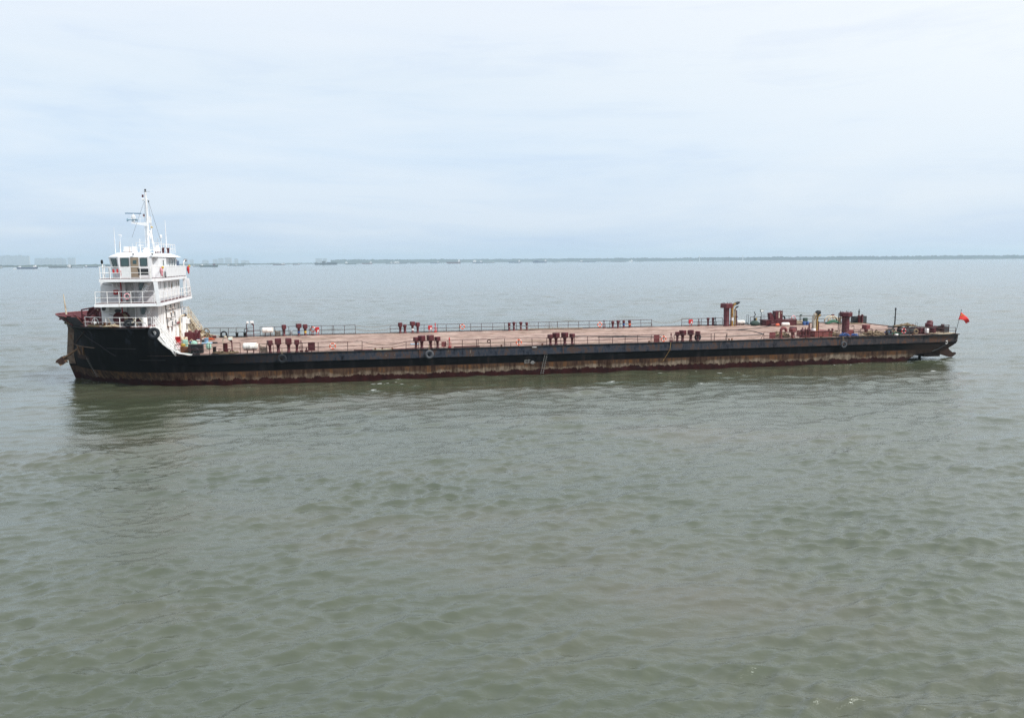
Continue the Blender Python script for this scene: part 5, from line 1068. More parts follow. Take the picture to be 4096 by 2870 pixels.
# ================================================================== loose things on the barge
def liferaft(L, r):
    q = MB(); q.lathe((0, 0, 0), [(r * .55, -L / 2), (r * .9, -L / 2 + .06), (r, -L / 2 + .16), (r, -.05), (r * 1.05, -.03), (r * 1.05, .03), (r, .05), (r, L / 2 - .16), (r * .9, L / 2 - .06), (r * .55, L / 2)], 20, 'x')
    for k_ in (-.32, -.16, .16, .32): q.lathe((k_ * L, 0, 0), [(r + .004, -.02), (r + .014, 0), (r + .004, .02)], 20, 'x')
    return q
solo(liferaft(1.42, .34), 'liferaft_canister', 'raftwhite', 'off-white liferaft canister in a cradle by the near rail behind the floodlights', 'liferaft', (-25.95, .95, DZ + .69), group='liferaft canisters')
solo(liferaft(1.3, .33), 'liferaft_canister', 'raftwhite', 'white liferaft canister in a cradle on the far rail abaft the light gantry', 'liferaft', (-25.75, 19.9, DZ + .78), group='liferaft canisters')
solo(liferaft(1.15, .26), 'liferaft_canister', 'raftwhite', 'yellowed liferaft canister between the tall far funnel and the floodlight post', 'liferaft', (35.35, 19.9, DZ + .42), group='liferaft canisters')
solo(liferaft(1.1, .23), 'float_canister', 'raftwhite', 'white cylinder float lying beside the far engine hatch', 'float', (40.3, 17.0, DZ + .24), rz=-.1)
solo(liferaft(.5, .17), 'orange_canister', 'orange', 'small orange and grey drum lying at the near side of the far engine hatch', 'drum', (39.1, 16.9, DZ + .18), rz=-.1)
def lifebuoy(name, label, pos, mat='orange', R_=.27, r=.065, rz=0.0, axis='y'):
    n_ = 24; o = MB().torus((0, 0, 0), R_, r, axis, n_, 10).build(name, mat); o.location = SM @ Vector(pos); o.rotation_euler = (0, 0, YAW + rz)
    tag(o, label, 'lifebuoy', 'lifebuoys hung on the rails and decks')
    for a in range(4): b_ = MB().torus((0, 0, 0), R_, r + .006, axis, 4, 10, arc=(a * math.pi / 2 + .65, a * math.pi / 2 + .95)).build('band', 'buoy_white', o)
    return o
lifebuoy('lifebuoy', 'orange lifebuoy on the near rail just aft of the first ventilator group', (-18.06, .16, 3.53))
lifebuoy('lifebuoy', 'orange lifebuoy on the near rail amidships above the load line mark', (.76, .16, 3.40))
lifebuoy('lifebuoy', 'faded patchy lifebuoy on the near rail beside the maroon steel panel', (16.6, .16, 3.36), 'orange', .26)
lifebuoy('lifebuoy', 'red lifebuoy on the near stern rail next to the stern winch', (45.5, .14, 3.52), 'red', .25)
lifebuoy('lifebuoy', 'orange lifebuoy on the far rail left of the tall red notice box', (-20.5, 20.28, 3.68), 'orange', .28)
lifebuoy('lifebuoy', 'orange lifebuoy alone on the far rail right of the red hose box and hydrant', (-2.2, 20.28, 3.60), 'orange', .27)
lifebuoy('lifebuoy', 'orange lifebuoy on the far rail left of the vents near the rail end', (15.8, 20.28, 3.46), 'orange', .27)
lifebuoy('lifebuoy', 'red and white lifebuoy on the far rail above the heap of ropes and blue drums', (43.3, 20.28, 3.78), 'pink', .27)
lifebuoy('lifebuoy', 'faded pink lifebuoy hung on the boat deck rail of the superstructure', (-37.05, 1.38, 8.68), 'pink', .25)
def tyre(label, pos, R_=.36, r=.14, mat='rubber', axis='y', rope=True, sq=1.0, rz=0, name='tyre_fender'):
    q = MB().torus((0, 0, 0), R_, r, axis, 26, 10, sq); o = q.build(name, mat)
    if name == 'tyre_fender' and rope:
        q = MB(); q.tube([(-.06, .03, R_), (-.05, .12, R_ + .35), (-.03, .22, R_ + .62)], .02, 5); q.tube([(.06, .03, R_), (.05, .12, R_ + .35), (.03, .22, R_ + .62)], .02, 5); rp_ = q.build('rope', 'rope', o)
    o.location = SM @ Vector(pos); o.rotation_euler = (0, 0, YAW + rz)
    return tag(o, label, 'tyre', 'old tyres used as fenders')
tyre('big black tyre fender at the break of the forecastle beside the white stairway', (-34.5, -.27, 5.25), .38, .17, rope=False)
tyre('dark tyre fender hanging on the hull side under the first group of ventilators', (-22.9, -.34, 2.5), .32, .12)
tyre('bluish grey tyre fender hanging on the hull under the second ventilator group', (-8.55, -.34, 2.48), .32, .13, 'rubber_grey')
tyre('pale worn tyre fender hanging on the hull below the octagonal funnel', (37.7, -.34, 2.22), .28, .10, 'rubber_grey')
tyre('black tyre leaning against the last box ventilator of the near rail', (20.85, .95, DZ + .40), .30, .11, rope=False, rz=.15)
tyre('grey tyre standing in the stern mooring chock on the near side', (43.85, .35, DZ + .40), .25, .10, 'rubber_grey', rope=False)
tyre('half hidden black tyre on top of the far engine hatch', (41.1, 19.1, 3.85), .25, .10, rope=False, sq=.9)
tyre('black tyre lying under the anchor windlass on the forecastle', (-37.0, 1.0, FZ + .36), .27, .11, 'rubber', rope=False)
# anchor hanging in its pocket at the bow
an = thing('anchor', 'rusty stockless anchor hanging at the bow with its crown thrust forward of the stem', 'anchor', (-42.6, 3.6, 3.5))
A0 = Vector((-42.6, 3.6, 3.5)); sh0, sh1 = Vector((-42.3, 3.75, 3.62)) - A0, Vector((-43.95, 4.3, 2.55)) - A0
q = MB(); q.tube([sh0, sh0.lerp(sh1, .5), sh1], [.08, .11, .15], 8); q.build('shank', 'rust_tan', an)
cr_ = sh1; q = MB(); q._add([cr_ + Vector(v) for v in ((-.55, -.15, -.10), (-.10, -.45, -.62), (.25, -.2, -.42), (.55, -.05, -.05), (.1, .1, .30), (-.5, .3, .0), (.0, .45, -.5), (.45, .4, .1))],
    [(0, 1, 2), (0, 2, 3), (0, 3, 4), (5, 6, 1), (5, 1, 0), (6, 7, 3), (6, 3, 2), (6, 2, 1), (5, 0, 4), (5, 4, 7), (5, 7, 6), (4, 3, 7)]); q.build('crown', 'rust_tan', an)
for sgn in (-.35, .35):
    q = MB(); q._add([cr_ + Vector((.35, sgn - .12, -.35)), cr_ + Vector((.35, sgn + .12, -.35)), cr_ + Vector((-.5, sgn + .05, -.1)), cr_ + Vector((.1, sgn, .35)), cr_ + Vector((-.55, sgn, -.3))], [(0, 1, 3), (1, 2, 3), (0, 3, 2), (0, 4, 1), (1, 4, 2), (0, 2, 4)]); q.build('fluke', 'dark_rust', an)
# flag
fl = thing('flag', 'red flag with yellow stars flying from a leaning staff at the stern', 'flag', (54.0, 3, 3.2))
fl.location = SM @ Vector((52.40, .35, DZ)); q = MB(); q.tube([(0, 0, 0), (.65, .0, 2.78)], [.03, .022], 6); q.sphere((.65, 0, 2.8), .045, 8, 6); q.build('flagpole', 'dkgrey', fl)
nx, nz = 16, 8; vsf = []
pt, pb_ = Vector((.61, 0, 2.53)), Vector((.28, 0, 1.66))
for j in range(nz + 1):
    for i in range(nx + 1):
        u, v = i / nx, j / nz
        vsf.append(pt.lerp(pb_, v) + Vector(((1.27 - .07 * v) * u, .15 * math.sin(u * 7 + v * 1.4) * u, (-1.14 + .66 * v) * u + math.sin(math.pi * u) * (.10 + .10 * v))))
q = MB(); q._add(vsf, [(j * (nx + 1) + i, j * (nx + 1) + i + 1, (j + 1) * (nx + 1) + i + 1, (j + 1) * (nx + 1) + i) for j in range(nz) for i in range(nx)], True); fc = q.build('cloth', 'flagred', fl)
md = fc.modifiers.new('s', 'SOLIDIFY'); md.thickness = .012
def on_flag(u, v, off=-.015):
    i = u * nx; j = v * nz; i0, j0 = int(i), int(j); a = vsf[j0 * (nx + 1) + i0]; b_ = vsf[j0 * (nx + 1) + min(nx, i0 + 1)]; c_ = vsf[min(nz, j0 + 1) * (nx + 1) + i0]
    return a + (b_ - a) * (i - i0) + (c_ - a) * (j - j0) + Vector((0, off, 0))
def star(u, v, r, k=0):
    q = MB(); pts = []
    for a in range(10):
        rr = r if a % 2 == 0 else r * .42; an = math.pi / 2 + a * math.pi / 5 + k; pts.append(on_flag(max(0, u + rr * math.cos(an) * .67), max(0, min(1, v - rr * math.sin(an))), -.03))
    c_ = on_flag(u, v, -.03); n = len(pts); q._add([c_] + pts, [(0, 1 + i, 1 + (i + 1) % n) for i in range(n)]); q._add([c_ + Vector((0, .006, 0))] + [p + Vector((0, .006, 0)) for p in pts], [(0, 1 + (i + 1) % n, 1 + i) for i in range(n)]); q.build('star', 'yellow', fl)
star(.16, .26, .17)
for u, v, k_ in ((.33, .10, .3), (.39, .20, .6), (.39, .34, .1), (.33, .45, .4)): star(u, v, .055, k_)
# lifejackets / line throwers tied to bridge rail
for pos, lb in (((-34.15, 3.0, 11.05), 'red and orange bundle tied to the near corner of the bridge deck rail'), ((-34.3, 19.25, 11.1), 'red and orange bundle tied to the far corner of the bridge deck rail')):
    o = thing('lifejacket_bundle', lb, 'lifejacket', pos, group='bundles tied to the bridge rail'); q = MB(); q.sphere((0, -.08, 0), .2, 12, 8, (.8, .7, 1.8)); q.sphere((.05, -.12, -.35), .12, 10, 6, (.8, .7, 1.6)); q.build('vest', 'pink' if pos[1] < 9 else 'red', o)
    q = MB(); q.sphere((.14, -.08, .33), .13, 10, 6, (1, .8, 1)); q.build('hood', 'yellow', o)
# clutter abaft the superstructure
def bucket(r, h, taper=1.2):
    return MB().lathe((0, 0, 0), [(r, 0), (r * taper, h), (r * taper * 1.06, h), (r * taper * 1.06, h + .03), (r * taper * .92, h + .03), (r * .9, .05)], 14)
def drum(r, h):
    return MB().lathe((0, 0, 0), [(r, 0), (r, h * .33), (r * 1.04, h * .35), (r, h * .37), (r, h * .66), (r * 1.04, h * .68), (r, h * .7), (r, h), (r * .92, h - .02), (0, h - .02)], 16)
G = 'clutter standing on deck behind the superstructure'
def put(q, name, mat, label, cat, s_, t_, z_=0.0, rz=0.0, **k): return solo(q, name, mat, label, cat, (s_, t_, DZ + .006 + z_), rz, group=G, **k)
put(drum(.29, .85), 'oil_drum', 'maroon', 'maroon steel drum beside the cream drum at the superstructure wall', 'drum', -34.25, 10.3)
put(drum(.36, .8), 'oil_drum', 'cream_rusty', 'cream rusty drum in front of the aft superstructure wall', 'drum', -33.95, 12.2)
put(bucket(.24, .5), 'bucket', 'red', 'bright red bucket at the foot of the near stairway, stacked on another', 'bucket', -33.95, 8.6, .62)
put(bucket(.26, .55), 'bucket', 'pink', 'faded red tub under the bright red bucket', 'bucket', -33.95, 8.6)
put(MB().bbox((0, 0, .4), (.5, .5, .8), bev=.06), 'storage_bin', 'seagreen', 'pale green storage bin beside the red buckets', 'bin', -33.3, 8.9)
put(MB().bbox((0, 0, .55), (.9, .8, 1.1), bev=.05).lathe((.1, 0, 1.1), [(.2, 0), (.2, .15), (0, .2)], 10), 'deck_machine', 'maroon', 'tall maroon steel locker behind the cream drum', 'locker', -33.9, 15.2)
put(MB().bbox((0, 0, .5), (.7, .7, 1.0), bev=.05).cyl((0, -.3, .3), (.45, -.35, 1.3), .12, 8).lathe((0, 0, 1.0), [(.3, 0), (.2, .3), (0, .35)], 12), 'deck_machine', 'maroon', 'maroon capstan-like machine nearest the heap of ropes', 'machine', -33.15, 15.6)
put(MB().rope((0, 0, 0), .9, .9, 7, .06, .7, 11), 'rope_pile', 'rope', 'high heap of dark tan ropes at the foot of the far stairway', 'rope', -32.95, 18.0)
put(MB().rope((0, 0, .75), .35, .35, 4, .07, .25, 12), 'rope_coil', 'rope', 'dark coil of hose on top of the rope heap by the far stairway', 'rope', -33.1, 18.3)
put(MB().rope((0, 0, 0), .8, .45, 6, .05, .2, 13), 'net_heap', 'orange_net', 'orange net lying beside the rope heap', 'net', -32.3, 17.2)
put(MB().rope((0, 0, 0), .4, .4, 5, .05, .4, 14), 'rope_basket', 'rope_pale', 'pale rope bundle in front of the maroon locker', 'rope', -33.4, 12.9)
put(bucket(.26, .5), 'bucket', 'blue', 'blue plastic tub left of the pale green float', 'bucket', -32.7, 9.6)
put(bucket(.17, .36), 'bucket', 'buoy_white', 'white paint bucket between the net and the blue tub', 'bucket', -32.65, 13.2)
put(bucket(.17, .34), 'bucket', 'navy', 'dark paint bucket with pale rim behind the pale green float', 'bucket', -32.8, 14.6)
put(bucket(.17, .36), 'bucket', 'buoy_white', 'white bucket nearest the orange net', 'bucket', -32.2, 15.2)
put(bucket(.2, .42), 'bucket', 'ltblue', 'light blue bucket standing on the flat tray', 'bucket', -31.75, 12.9, .13)
put(MB().bbox((0, 0, .06), (1.15, .6, .12), bev=.03), 'tray', 'ltblue', 'flat blue tray under the light blue bucket', 'tray', -31.65, 12.7)
put(MB().torus((0, 0, .07), .24, .07, 'z', 16, 8), 'scrap_tyre', 'rubber', 'small black tyre lying right of the blue tray', 'tyre', -30.85, 12.7)
put(MB().sphere((0, 0, .34), .34, 16, 10), 'net_float', 'seagreen', 'pale green ball float behind the black crate', 'float', -31.9, 5.6, .3)
put(MB().sphere((0, 0, .34), .33, 16, 10, (.85, 1, 1.15)), 'net_float', 'seagreen', 'pale green ball float with netting at the right of the black crate', 'float', -30.35, 4.6, .12)
put(MB().sphere((0, 0, .2), .2, 12, 8, (1.3, 1, .8)), 'yellow_bag', 'yellow', 'small yellow bag on the dark bench beside the near stairway', 'bag', -32.55, 3.2, .55)
put(MB().bbox((0, 0, .27), (1.3, .9, .54), bev=.04), 'bench', 'rust', 'low dark rusty bench at the foot of the near stairway', 'bench', -32.3, 3.6)
put(MB().bbox((0, 0, .42), (1.35, .7, .84), bev=.03), 'crate', 'black', 'large black crate behind the near mooring chock', 'crate', -31.25, 2.6)
put(MB().rope((0, 0, 0), .5, .3, 4, .035, .1, 21), 'rope_pile', 'green', 'thin green rope lying at the foot of the near stairway', 'rope', -32.1, 1.5)
put(MB().rope((0, 0, 0), .95, .5, 7, .045, .28, 22), 'rope_pile', 'rope', 'tan rope heap round the foot of the near capstan drum', 'rope', -28.3, .85)
put(MB().bbox((0, 0, .15), (.35, .3, .3), bev=.03), 'paint_tin', 'panel_black', 'small black tin between the tray and the rope heap', 'tin', -32.3, 14.3)
rnd = random.Random(9)
for i, (m_, lb) in enumerate((('rope_pale', 'pale crumpled sack left of the blue tub'), ('white_rusty', 'crumpled white sack behind the dark paint bucket'), ('dkgreen', 'dark green bag beside the cream drum'))):
    put(MB().sphere((0, 0, .16), .24, 10, 7, (1.1, .8, .7)), 'sack', m_, lb, 'sack', (-33.3, -32.5, -33.6)[i], (10.6, 16.2, 11.3)[i])
# slatted frames beside the ventilators
for pos, lb in (((-24.7, .75, DZ), 'leaning stack of grey wooden slats beside the first near ventilator'), ((-24.6, 19.9, DZ), 'leaning stack of grey wooden slats beside the first far ventilator')):
    q = MB()
    for k_ in range(7): q.cbox((.0, 0, .1 + k_ * .085), (.66, .12 + .25 * (k_ % 2), .05), rz=.03 * (k_ % 3)); q.v[-8:] = [(x_, y_, z_ + x_ * -.22) for x_, y_, z_ in q.v[-8:]]
    for k_ in (-.25, .25): q.cyl((k_, .1, 0), (k_, .1, .75), .03, 5)
    solo(q, 'slat_stack', 'wood', lb, 'slats', pos, group='stacks of wooden slats')
# aft clutter
def aft(q, name, mat, label, cat, s_, t_, z_=0.0, rz=0.0): return solo(q, name, mat, label, cat, (s_, t_, DZ + .006 + z_), rz, group='clutter on the after deck')
aft(MB().rope((0, 0, 0), 1.0, .7, 8, .06, .55, 31), 'rope_pile', 'rope', 'tangled tan and green rope heap around the gooseneck vent', 'rope', 31.5, 2.5)
aft(MB().rope((0, 0, 0), 1.0, .6, 8, .06, .55, 32), 'rope_pile', 'rope_pale', 'tan rope heap on the far side next to the blue drums', 'rope', 43.0, 18.3)
for s_, w_ in ((43.35, 'left'), (43.85, 'right')): aft(drum(.2, .48), 'small_drum', 'blue', f'{w_} one of two small blue drums beside the far rope heap', 'drum', s_, 17.6)
aft(MB().sphere((0, 0, .3), .5, 12, 8, (1.3, .8, .75)).sphere((.5, 0, .25), .3, 10, 7, (1, .8, .7)), 'tarpaulin_heap', 'dkgreen', 'dark green tarpaulin heap left of the lamp post at the far hatch', 'tarpaulin', 36.7, 18.6)
aft(MB().rope((0, 0, 0), .5, .4, 6, .06, .45, 33), 'rope_pile', 'blue', 'blue rope tangle at the foot of the octagonal funnel', 'rope', 38.6, .9)
aft(MB().rope((0, 0, 0), .35, .3, 5, .055, .3, 34), 'rope_pile', 'blue', 'small blue rope bundle just right of the octagonal funnel foot', 'rope', 39.75, .8)
aft(MB().rope((0, 0, 0), .7, .4, 6, .055, .2, 35), 'rope_pile', 'rope_pale', 'pale mooring rope spread left of the last box vent', 'rope', 40.6, .9)
aft(MB().rope((0, 0, 0), 1.0, .8, 8, .06, .4, 36), 'rope_pile', 'rope_pale', 'long pale rope heap between the last box vent and the stern chock', 'rope', 42.6, 1.6)
aft(MB().rope((0, 0, 0), 1.0, .7, 8, .055, .5, 37), 'rope_pile', 'rope', 'brown rope heap behind the red lifebuoy at the stern', 'rope', 45.3, 2.0)
aft(MB().rope((0, 0, 0), 1.1, .5, 7, .06, .3, 38), 'rope_pile', 'rope', 'tan rope heap draped over the stern winch', 'rope', 47.2, 2.1, .85)
aft(MB().rope((0, 0, 0), 1.4, .6, 7, .05, .15, 39), 'rope_pile', 'rope_pale', 'pale rope lying along the deck edge at the stern corner', 'rope', 51.0, .8)
aft(MB().rope((0, 0, 0), .7, .4, 6, .05, .35, 40), 'hose_heap', 'green', 'green hose bundle beside the stern winch frame', 'hose', 44.9, 1.1)
q = MB(); 
for k_ in range(7): q.tube([(-1.0 + i_ * .25, -.3 + k_ * .1, .05 + .45 * math.sin((i_ / 8) * math.pi) * (1 - abs(k_ - 3) * .18)) for i_ in range(9)], .09, 6)
aft(q, 'green_net', 'green', 'green net bundle sagging in the far hose reel hoops', 'net', 48.1, 18.4)
aft(MB().rope((0, 0, 0), 1.3, .4, 5, .04, .06, 41), 'rope_pile', 'rope', 'flat brown rope trailing on deck right of the far hose reel', 'rope', 50.3, 17.6)
aft(MB().bbox((0, 0, .2), (.5, .4, .4), bev=.05), 'tool_box', 'blue', 'blue box on the stern deck beside the mooring chock', 'box', 44.6, 1.8)
aft(MB().sphere((0, 0, .12), .16, 10, 6, (1.8, 1, .7)), 'white_sack', 'buoy_white', 'small white sack at the deck edge near the stern chock', 'sack', 44.75, .35)
aft(MB().rope((0, 0, 0), .9, .5, 7, .06, .55, 51), 'rope_pile', 'rope', 'dark rope heap on the near side between funnel ladder and engine hatch', 'rope', 37.6, 1.9)
aft(MB().rope((0, 0, 0), 1.1, .6, 8, .065, .6, 52), 'rope_pile', 'rope', 'high brown rope heap just left of the stern mooring chock', 'rope', 42.3, .95)
aft(MB().rope((0, 0, 0), .8, .5, 7, .06, .5, 53), 'rope_pile', 'dark_rust', 'dark rusty cable heap at the foot of the stern vents', 'rope', 50.9, 1.9)
aft(MB().bbox((0, 0, .3), (.7, .5, .6), bev=.05).cyl((.2, 0, .6), (.2, 0, .95), .08, 8), 'deck_pump', 'dkgrey', 'dark grey pump between the stern winch and the red lifebuoy', 'pump', 46.0, 3.0)
aft(MB().bbox((0, 0, .35), (.9, .6, .7), bev=.05), 'gear_box', 'dark_rust', 'dark rusty gear box under the stern rack', 'box', 51.6, 2.2)
aft(drum(.27, .8), 'oil_drum', 'dkgrey', 'dark grey drum standing left of the twin stern vents', 'drum', 49.1, 2.3)
# long hoses and poles lying on deck
aft(MB().tube([(0, 0, .05), (4, -1.0, .05), (9, -3.4, .05)], .05, 6), 'deck_pole', 'dkgrey', 'long dark pole lying slanting on the deck amidships', 'pole', 9.0, 9.6)
aft(MB().tube([(0, 0, .05), (4, -.5, .05), (7.5, -1.6, .05)], .045, 6), 'deck_pole', 'dkgrey', 'shorter dark pole lying beside the long slanting pole', 'pole', 11.5, 7.4)
aft(MB().tube([(0, 0, .04), (2.2, -.4, .04), (2.4, -2.6, .04), (2.0, -4.4, .04), (1.6, -6.5, .04), (-.5, -7.4, .04), (-4.2, -8.3, .04)], .045, 6), 'hose', 'dkgrey', 'dark hose snaking across the deck ahead of the after funnels', 'hose', 29.8, 12.6)
aft(MB().tube([(0, 0, .04), (3, 1.2, .04), (6.5, 4.0, .04)], .04, 6), 'hose', 'dkgrey', 'dark hose running back to the far engine hatch', 'hose', 31.6, 12.9)
q = MB(); q.tube([(-4.5, 0, .10), (0, .05, .12), (4.0, 0, .10)], .09, 6)
for s_, h in ((-3.0, 1.0), (-2.4, .85), (-.8, 1.05), (-.2, .9)): q.tube([(s_ - .25, 0, .1), (s_, 0, h), (s_ + .25, 0, .1)], .02, 5)
aft(q, 'dead_branch', 'wood', 'grey dead branches and weeds lying along the far rail amidships', 'branches', 10.0 - .6, 20.0)
aft(MB().rope((0, 0, 0), .8, .3, 4, .04, .06, 44), 'rope_pile', 'rope_pale', 'thin rope lying along the near deck edge at the open rail gap', 'rope', -13.2, .6)
aft(MB().cbox((0, 0, .03), (.9, .5, .05), rz=.2), 'blue_plate', 'ltblue', 'small pale blue sheet lying alone on the open deck', 'sheet', -9.5, 5.6)

# ================================================================== far shore, ships and towns
def wpos(px, dist):     # bearing of a photograph column, laid out at a real distance on the water
    return Vector(((px - 2048) / 3400 * dist, dist, 0))
m, t, b = newmat('shore_land'); tc = t.add('ShaderNodeTexCoord')
t.link(t.ramp(t.noise(tc.outputs['Object'], .01, 5), [(.3, (.05, .055, .035)), (.7, (.10, .10, .07))]), b.inputs['Base Color']); b.inputs['Roughness'].default_value = .95; MAT['land'] = m
m, t, b = newmat('shore_trees'); tc = t.add('ShaderNodeTexCoord')
t.link(t.ramp(t.noise(tc.outputs['Object'], .03, 5), [(.3, (.016, .026, .016)), (.7, (.05, .07, .038))]), b.inputs['Base Color']); b.inputs['Roughness'].default_value = .95; MAT['trees'] = m
def strip(pts, depth, h0, h1, jit, seed, name, mat, step=9, label=None):
    rnd = random.Random(seed); vs = []; fs = []; line = []
    for (x0, d0), (x1, d1) in zip(pts, pts[1:]):
        a, b_ = wpos(x0, d0), wpos(x1, d1); n = max(2, int((b_ - a).length / step)); line += [a.lerp(b_, i / n) for i in range(n)]
    line.append(wpos(*pts[-1])); hcur = h0; n = len(line)
    for i, p in enumerate(line):
        f = i / (n - 1); dp = min(depth, 8850 - p.y); hcur = .7 * hcur + .3 * (h0 + (h1 - h0) * f + rnd.uniform(-jit, jit)); hh = max(.4, hcur + rnd.uniform(-jit, jit) * .5)
        vs += [(p.x, p.y, -.5), (p.x, p.y + 6, hh), (p.x * (1 + dp / p.y), p.y + dp, hh), (p.x * (1 + dp / p.y), p.y + dp, -.5)]
    for i in range(n - 1): a, b_ = i * 4, i * 4 + 4; fs += [(a, b_, b_ + 1, a + 1), (a + 1, b_ + 1, b_ + 2, a + 2), (a + 2, b_ + 2, b_ + 3, a + 3)]
    o = MB()._add(vs, fs).build(name, mat); return o
shore = [(-900, 3000), (-100, 3300), (900, 4300), (1400, 5600), (2000, 6400), (2900, 6000), (3600, 5200), (5200, 4600)]
o = strip(shore, 5600, 2.2, 2.2, .3, 1, 'shore', 'land', 40); tag(o, 'low flat bank along the far side of the river', 'shore', kind='structure')
o = strip([(-900, 3060), (-100, 3360), (900, 4360), (1330, 5500)], 60, 9, 5, 3, 2, 'tree_belt', 'trees'); tag(o, 'faint low tree belt along the left part of the far bank', 'trees', kind='stuff')
o = strip([(1330, 5500), (1400, 5660), (2000, 6460), (2900, 6060), (3600, 5260), (5200, 4660)], 90, 25, 20, 5, 3, 'tree_belt', 'trees'); tag(o, 'hazy blue-green tree belt along the middle and right of the far bank', 'trees', kind='stuff')
# hazy tower blocks
m, t, b = newmat('tower_concrete'); tc = t.add('ShaderNodeTexCoord'); o_ = tc.outputs['Object']
bk = t.add('ShaderNodeTexBrick', offset=0.0); t.link(t.mapping(o_, rot=(R(90), 0, 0)), bk.inputs['Vector']); bk.inputs['Scale'].default_value = 1.0; bk.inputs['Brick Width'].default_value = 4.0; bk.inputs['Row Height'].default_value = 3.0
bk.inputs['Mortar Size'].default_value = .7; bk.inputs['Color1'].default_value = (.12, .14, .16, 1); bk.inputs['Color2'].default_value = (.10, .12, .14, 1); bk.inputs['Mortar'].default_value = (.50, .47, .43, 1)
t.link(bk.outputs['Color'], b.inputs['Base Color']); b.inputs['Roughness'].default_value = .8; MAT['tower'] = m
def tower(px, dist, wpx, h, label, group, seed=0):
    sc_ = dist / 3400; w_ = wpx * sc_; p = wpos(px + wpx / 2, dist)
    o = bpy.data.objects.new('apartment_block', None); sc.collection.objects.link(o); o.location = p; tag(o, label, 'apartment block', group)
    q = MB(); q.box(-w_ / 2, w_ / 2, 0, 14, 0, h); q.build('wall', 'tower', o)
    q = MB(); q.box(-w_ / 2 - .3, w_ / 2 + .3, -.3, 14.3, h, h + 1.0); q.box(-w_ * .18, w_ * .18, 4, 9, h + 1.0, h + 3.6); q.build('roof', 'grey', o)
names = ['first', 'second', 'third', 'fourth', 'fifth', 'sixth', 'seventh', 'eighth', 'ninth', 'tenth', 'eleventh', 'twelfth']
for i in range(8): tower(12 + i * 15.4, 8000, 14.0, 86 + (i % 3) * 3 - (i > 6) * 3, f'{names[i]} tower from the left in the tall hazy apartment row at the left edge', 'tall apartment row at the left edge')
for i in range(9): tower(154 + i * 14, 8300, 12.3, 66 + (i % 2) * 4 - (i % 3) * 3, f'{names[i]} block from the left in the lower hazy apartment row', 'lower apartment row')
for i in range(2): tower(286 + i * 16, 8300, 13, 68, f'{["left", "right"][i]} one of the two detached blocks at the end of the lower row', 'detached blocks beside the lower row')
for i, (px_, w_, h) in enumerate(((745, 18, 30), (770, 14, 26), (820, 24, 22), (862, 18, 26), (884, 20, 32), (910, 26, 34), (948, 14, 28), (975, 30, 18), (1270, 26, 26), (1300, 16, 26))):
    tower(px_, 8500, w_, h * 1.7, f'{names[i]} faint block from the left in the hazy skyline right of the superstructure', 'hazy skyline right of the superstructure')
for i, px_ in enumerate((2796, 2968)):
    o = bpy.data.objects.new('shore_tower', None); sc.collection.objects.link(o); o.location = wpos(px_, 5950); tag(o, ['slim pale tower on the far bank right of the middle, the left of two', 'slim pale tower on the far bank, the right of two'][i], 'tower', 'slim towers on the far bank')
    MB().lathe((0, 0, 0), [(3.2, 0), (2.6, 30), (4.2, 31), (4.2, 35), (0, 37)], 10).build('shaft', 'white', o)
# distant ships
def ship(px0, px1, dist, hull_h, mat, label, house='r', hw=.13, hh=9, second=False, stacks=None, mast=True, cargo=None, boxmat='white_rusty'):
    hh *= .85
    L = (px1 - px0) * dist / 3400; p = wpos((px0 + px1) / 2, dist)
    o = bpy.data.objects.new('cargo_ship', None); sc.collection.objects.link(o); o.location = p; tag(o, label, 'ship', 'ships lying far off on the river')
    B = max(6, L * .14); h = hull_h; fl = 1 if house == 'r' else -1     # bow points away from the house
    q = MB(); pr = [(-L / 2, h * 1.25), (-L * .42, h), (L * .40, h), (L / 2, h * 1.3), (L * .455, -.3), (-L * .47, -.3)]
    if fl < 0: pr = [(-a, b_) for a, b_ in pr][::-1]
    q.prism(pr, 'y', -B / 2, B / 2); fix_normals(q.build('hull', mat, o))
    q = MB(); hx = fl * -1 * -L * (.5 - hw / 2 - .05) ; hx = (L * (.5 - hw / 2 - .06)) * (1 if house == 'r' else -1)
    wd = max(4, L * hw); q.box(hx - wd / 2, hx + wd / 2, -B * .4, B * .4, h, h + hh * .6); q.box(hx - wd * .35, hx + wd * .35, -B * .42, B * .42, h + hh * .6, h + hh); q.build('deckhouse', boxmat, o)
    q = MB(); q.cyl((hx, 0, h + hh), (hx, 0, h + hh + 5), .35, 6, .15); q.build('mast', 'grey', o)
    if second: q = MB(); q.box(-hx - wd * .3, -hx + wd * .3, -B * .4, B * .4, h, h + hh * .7); q.build('forward_house', 'white', o)
    if cargo:
        for i, (a, b_, ch, cm) in enumerate(cargo): q = MB(); q.box(a * L, b_ * L, -B * .4, B * .4, h + .01, h + ch); q.build('cargo', cm, o)
    return o
S = ship
S(-14, 24, 2500, 1.6, 'dkgrey', 'small dark barge cut off by the left edge of the photo', 'r', hh=2.5)
S(84, 164, 2150, 3.6, 'navy', 'dark blue cargo ship in front of the apartment row, with white houses at both ends', 'r', .13, 5.5, True)
S(210, 300, 2600, 3.4, 'dkgrey', 'long grey ship low in the water below the lower apartment row', 'r', .1, 6)
S(285, 345, 2520, 1.7, 'dkgrey', 'flat low barge just right of the long grey ship', 'l', .1, 2.5)
S(352, 404, 2700, 2.6, 'navy', 'low blue ship just left of the wheelhouse', 'l', .1, 4)
S(425, 452, 2900, 3.6, 'navy', 'short blue ship partly hidden by the slanted wheelhouse window corner', 'l', .2, 3)
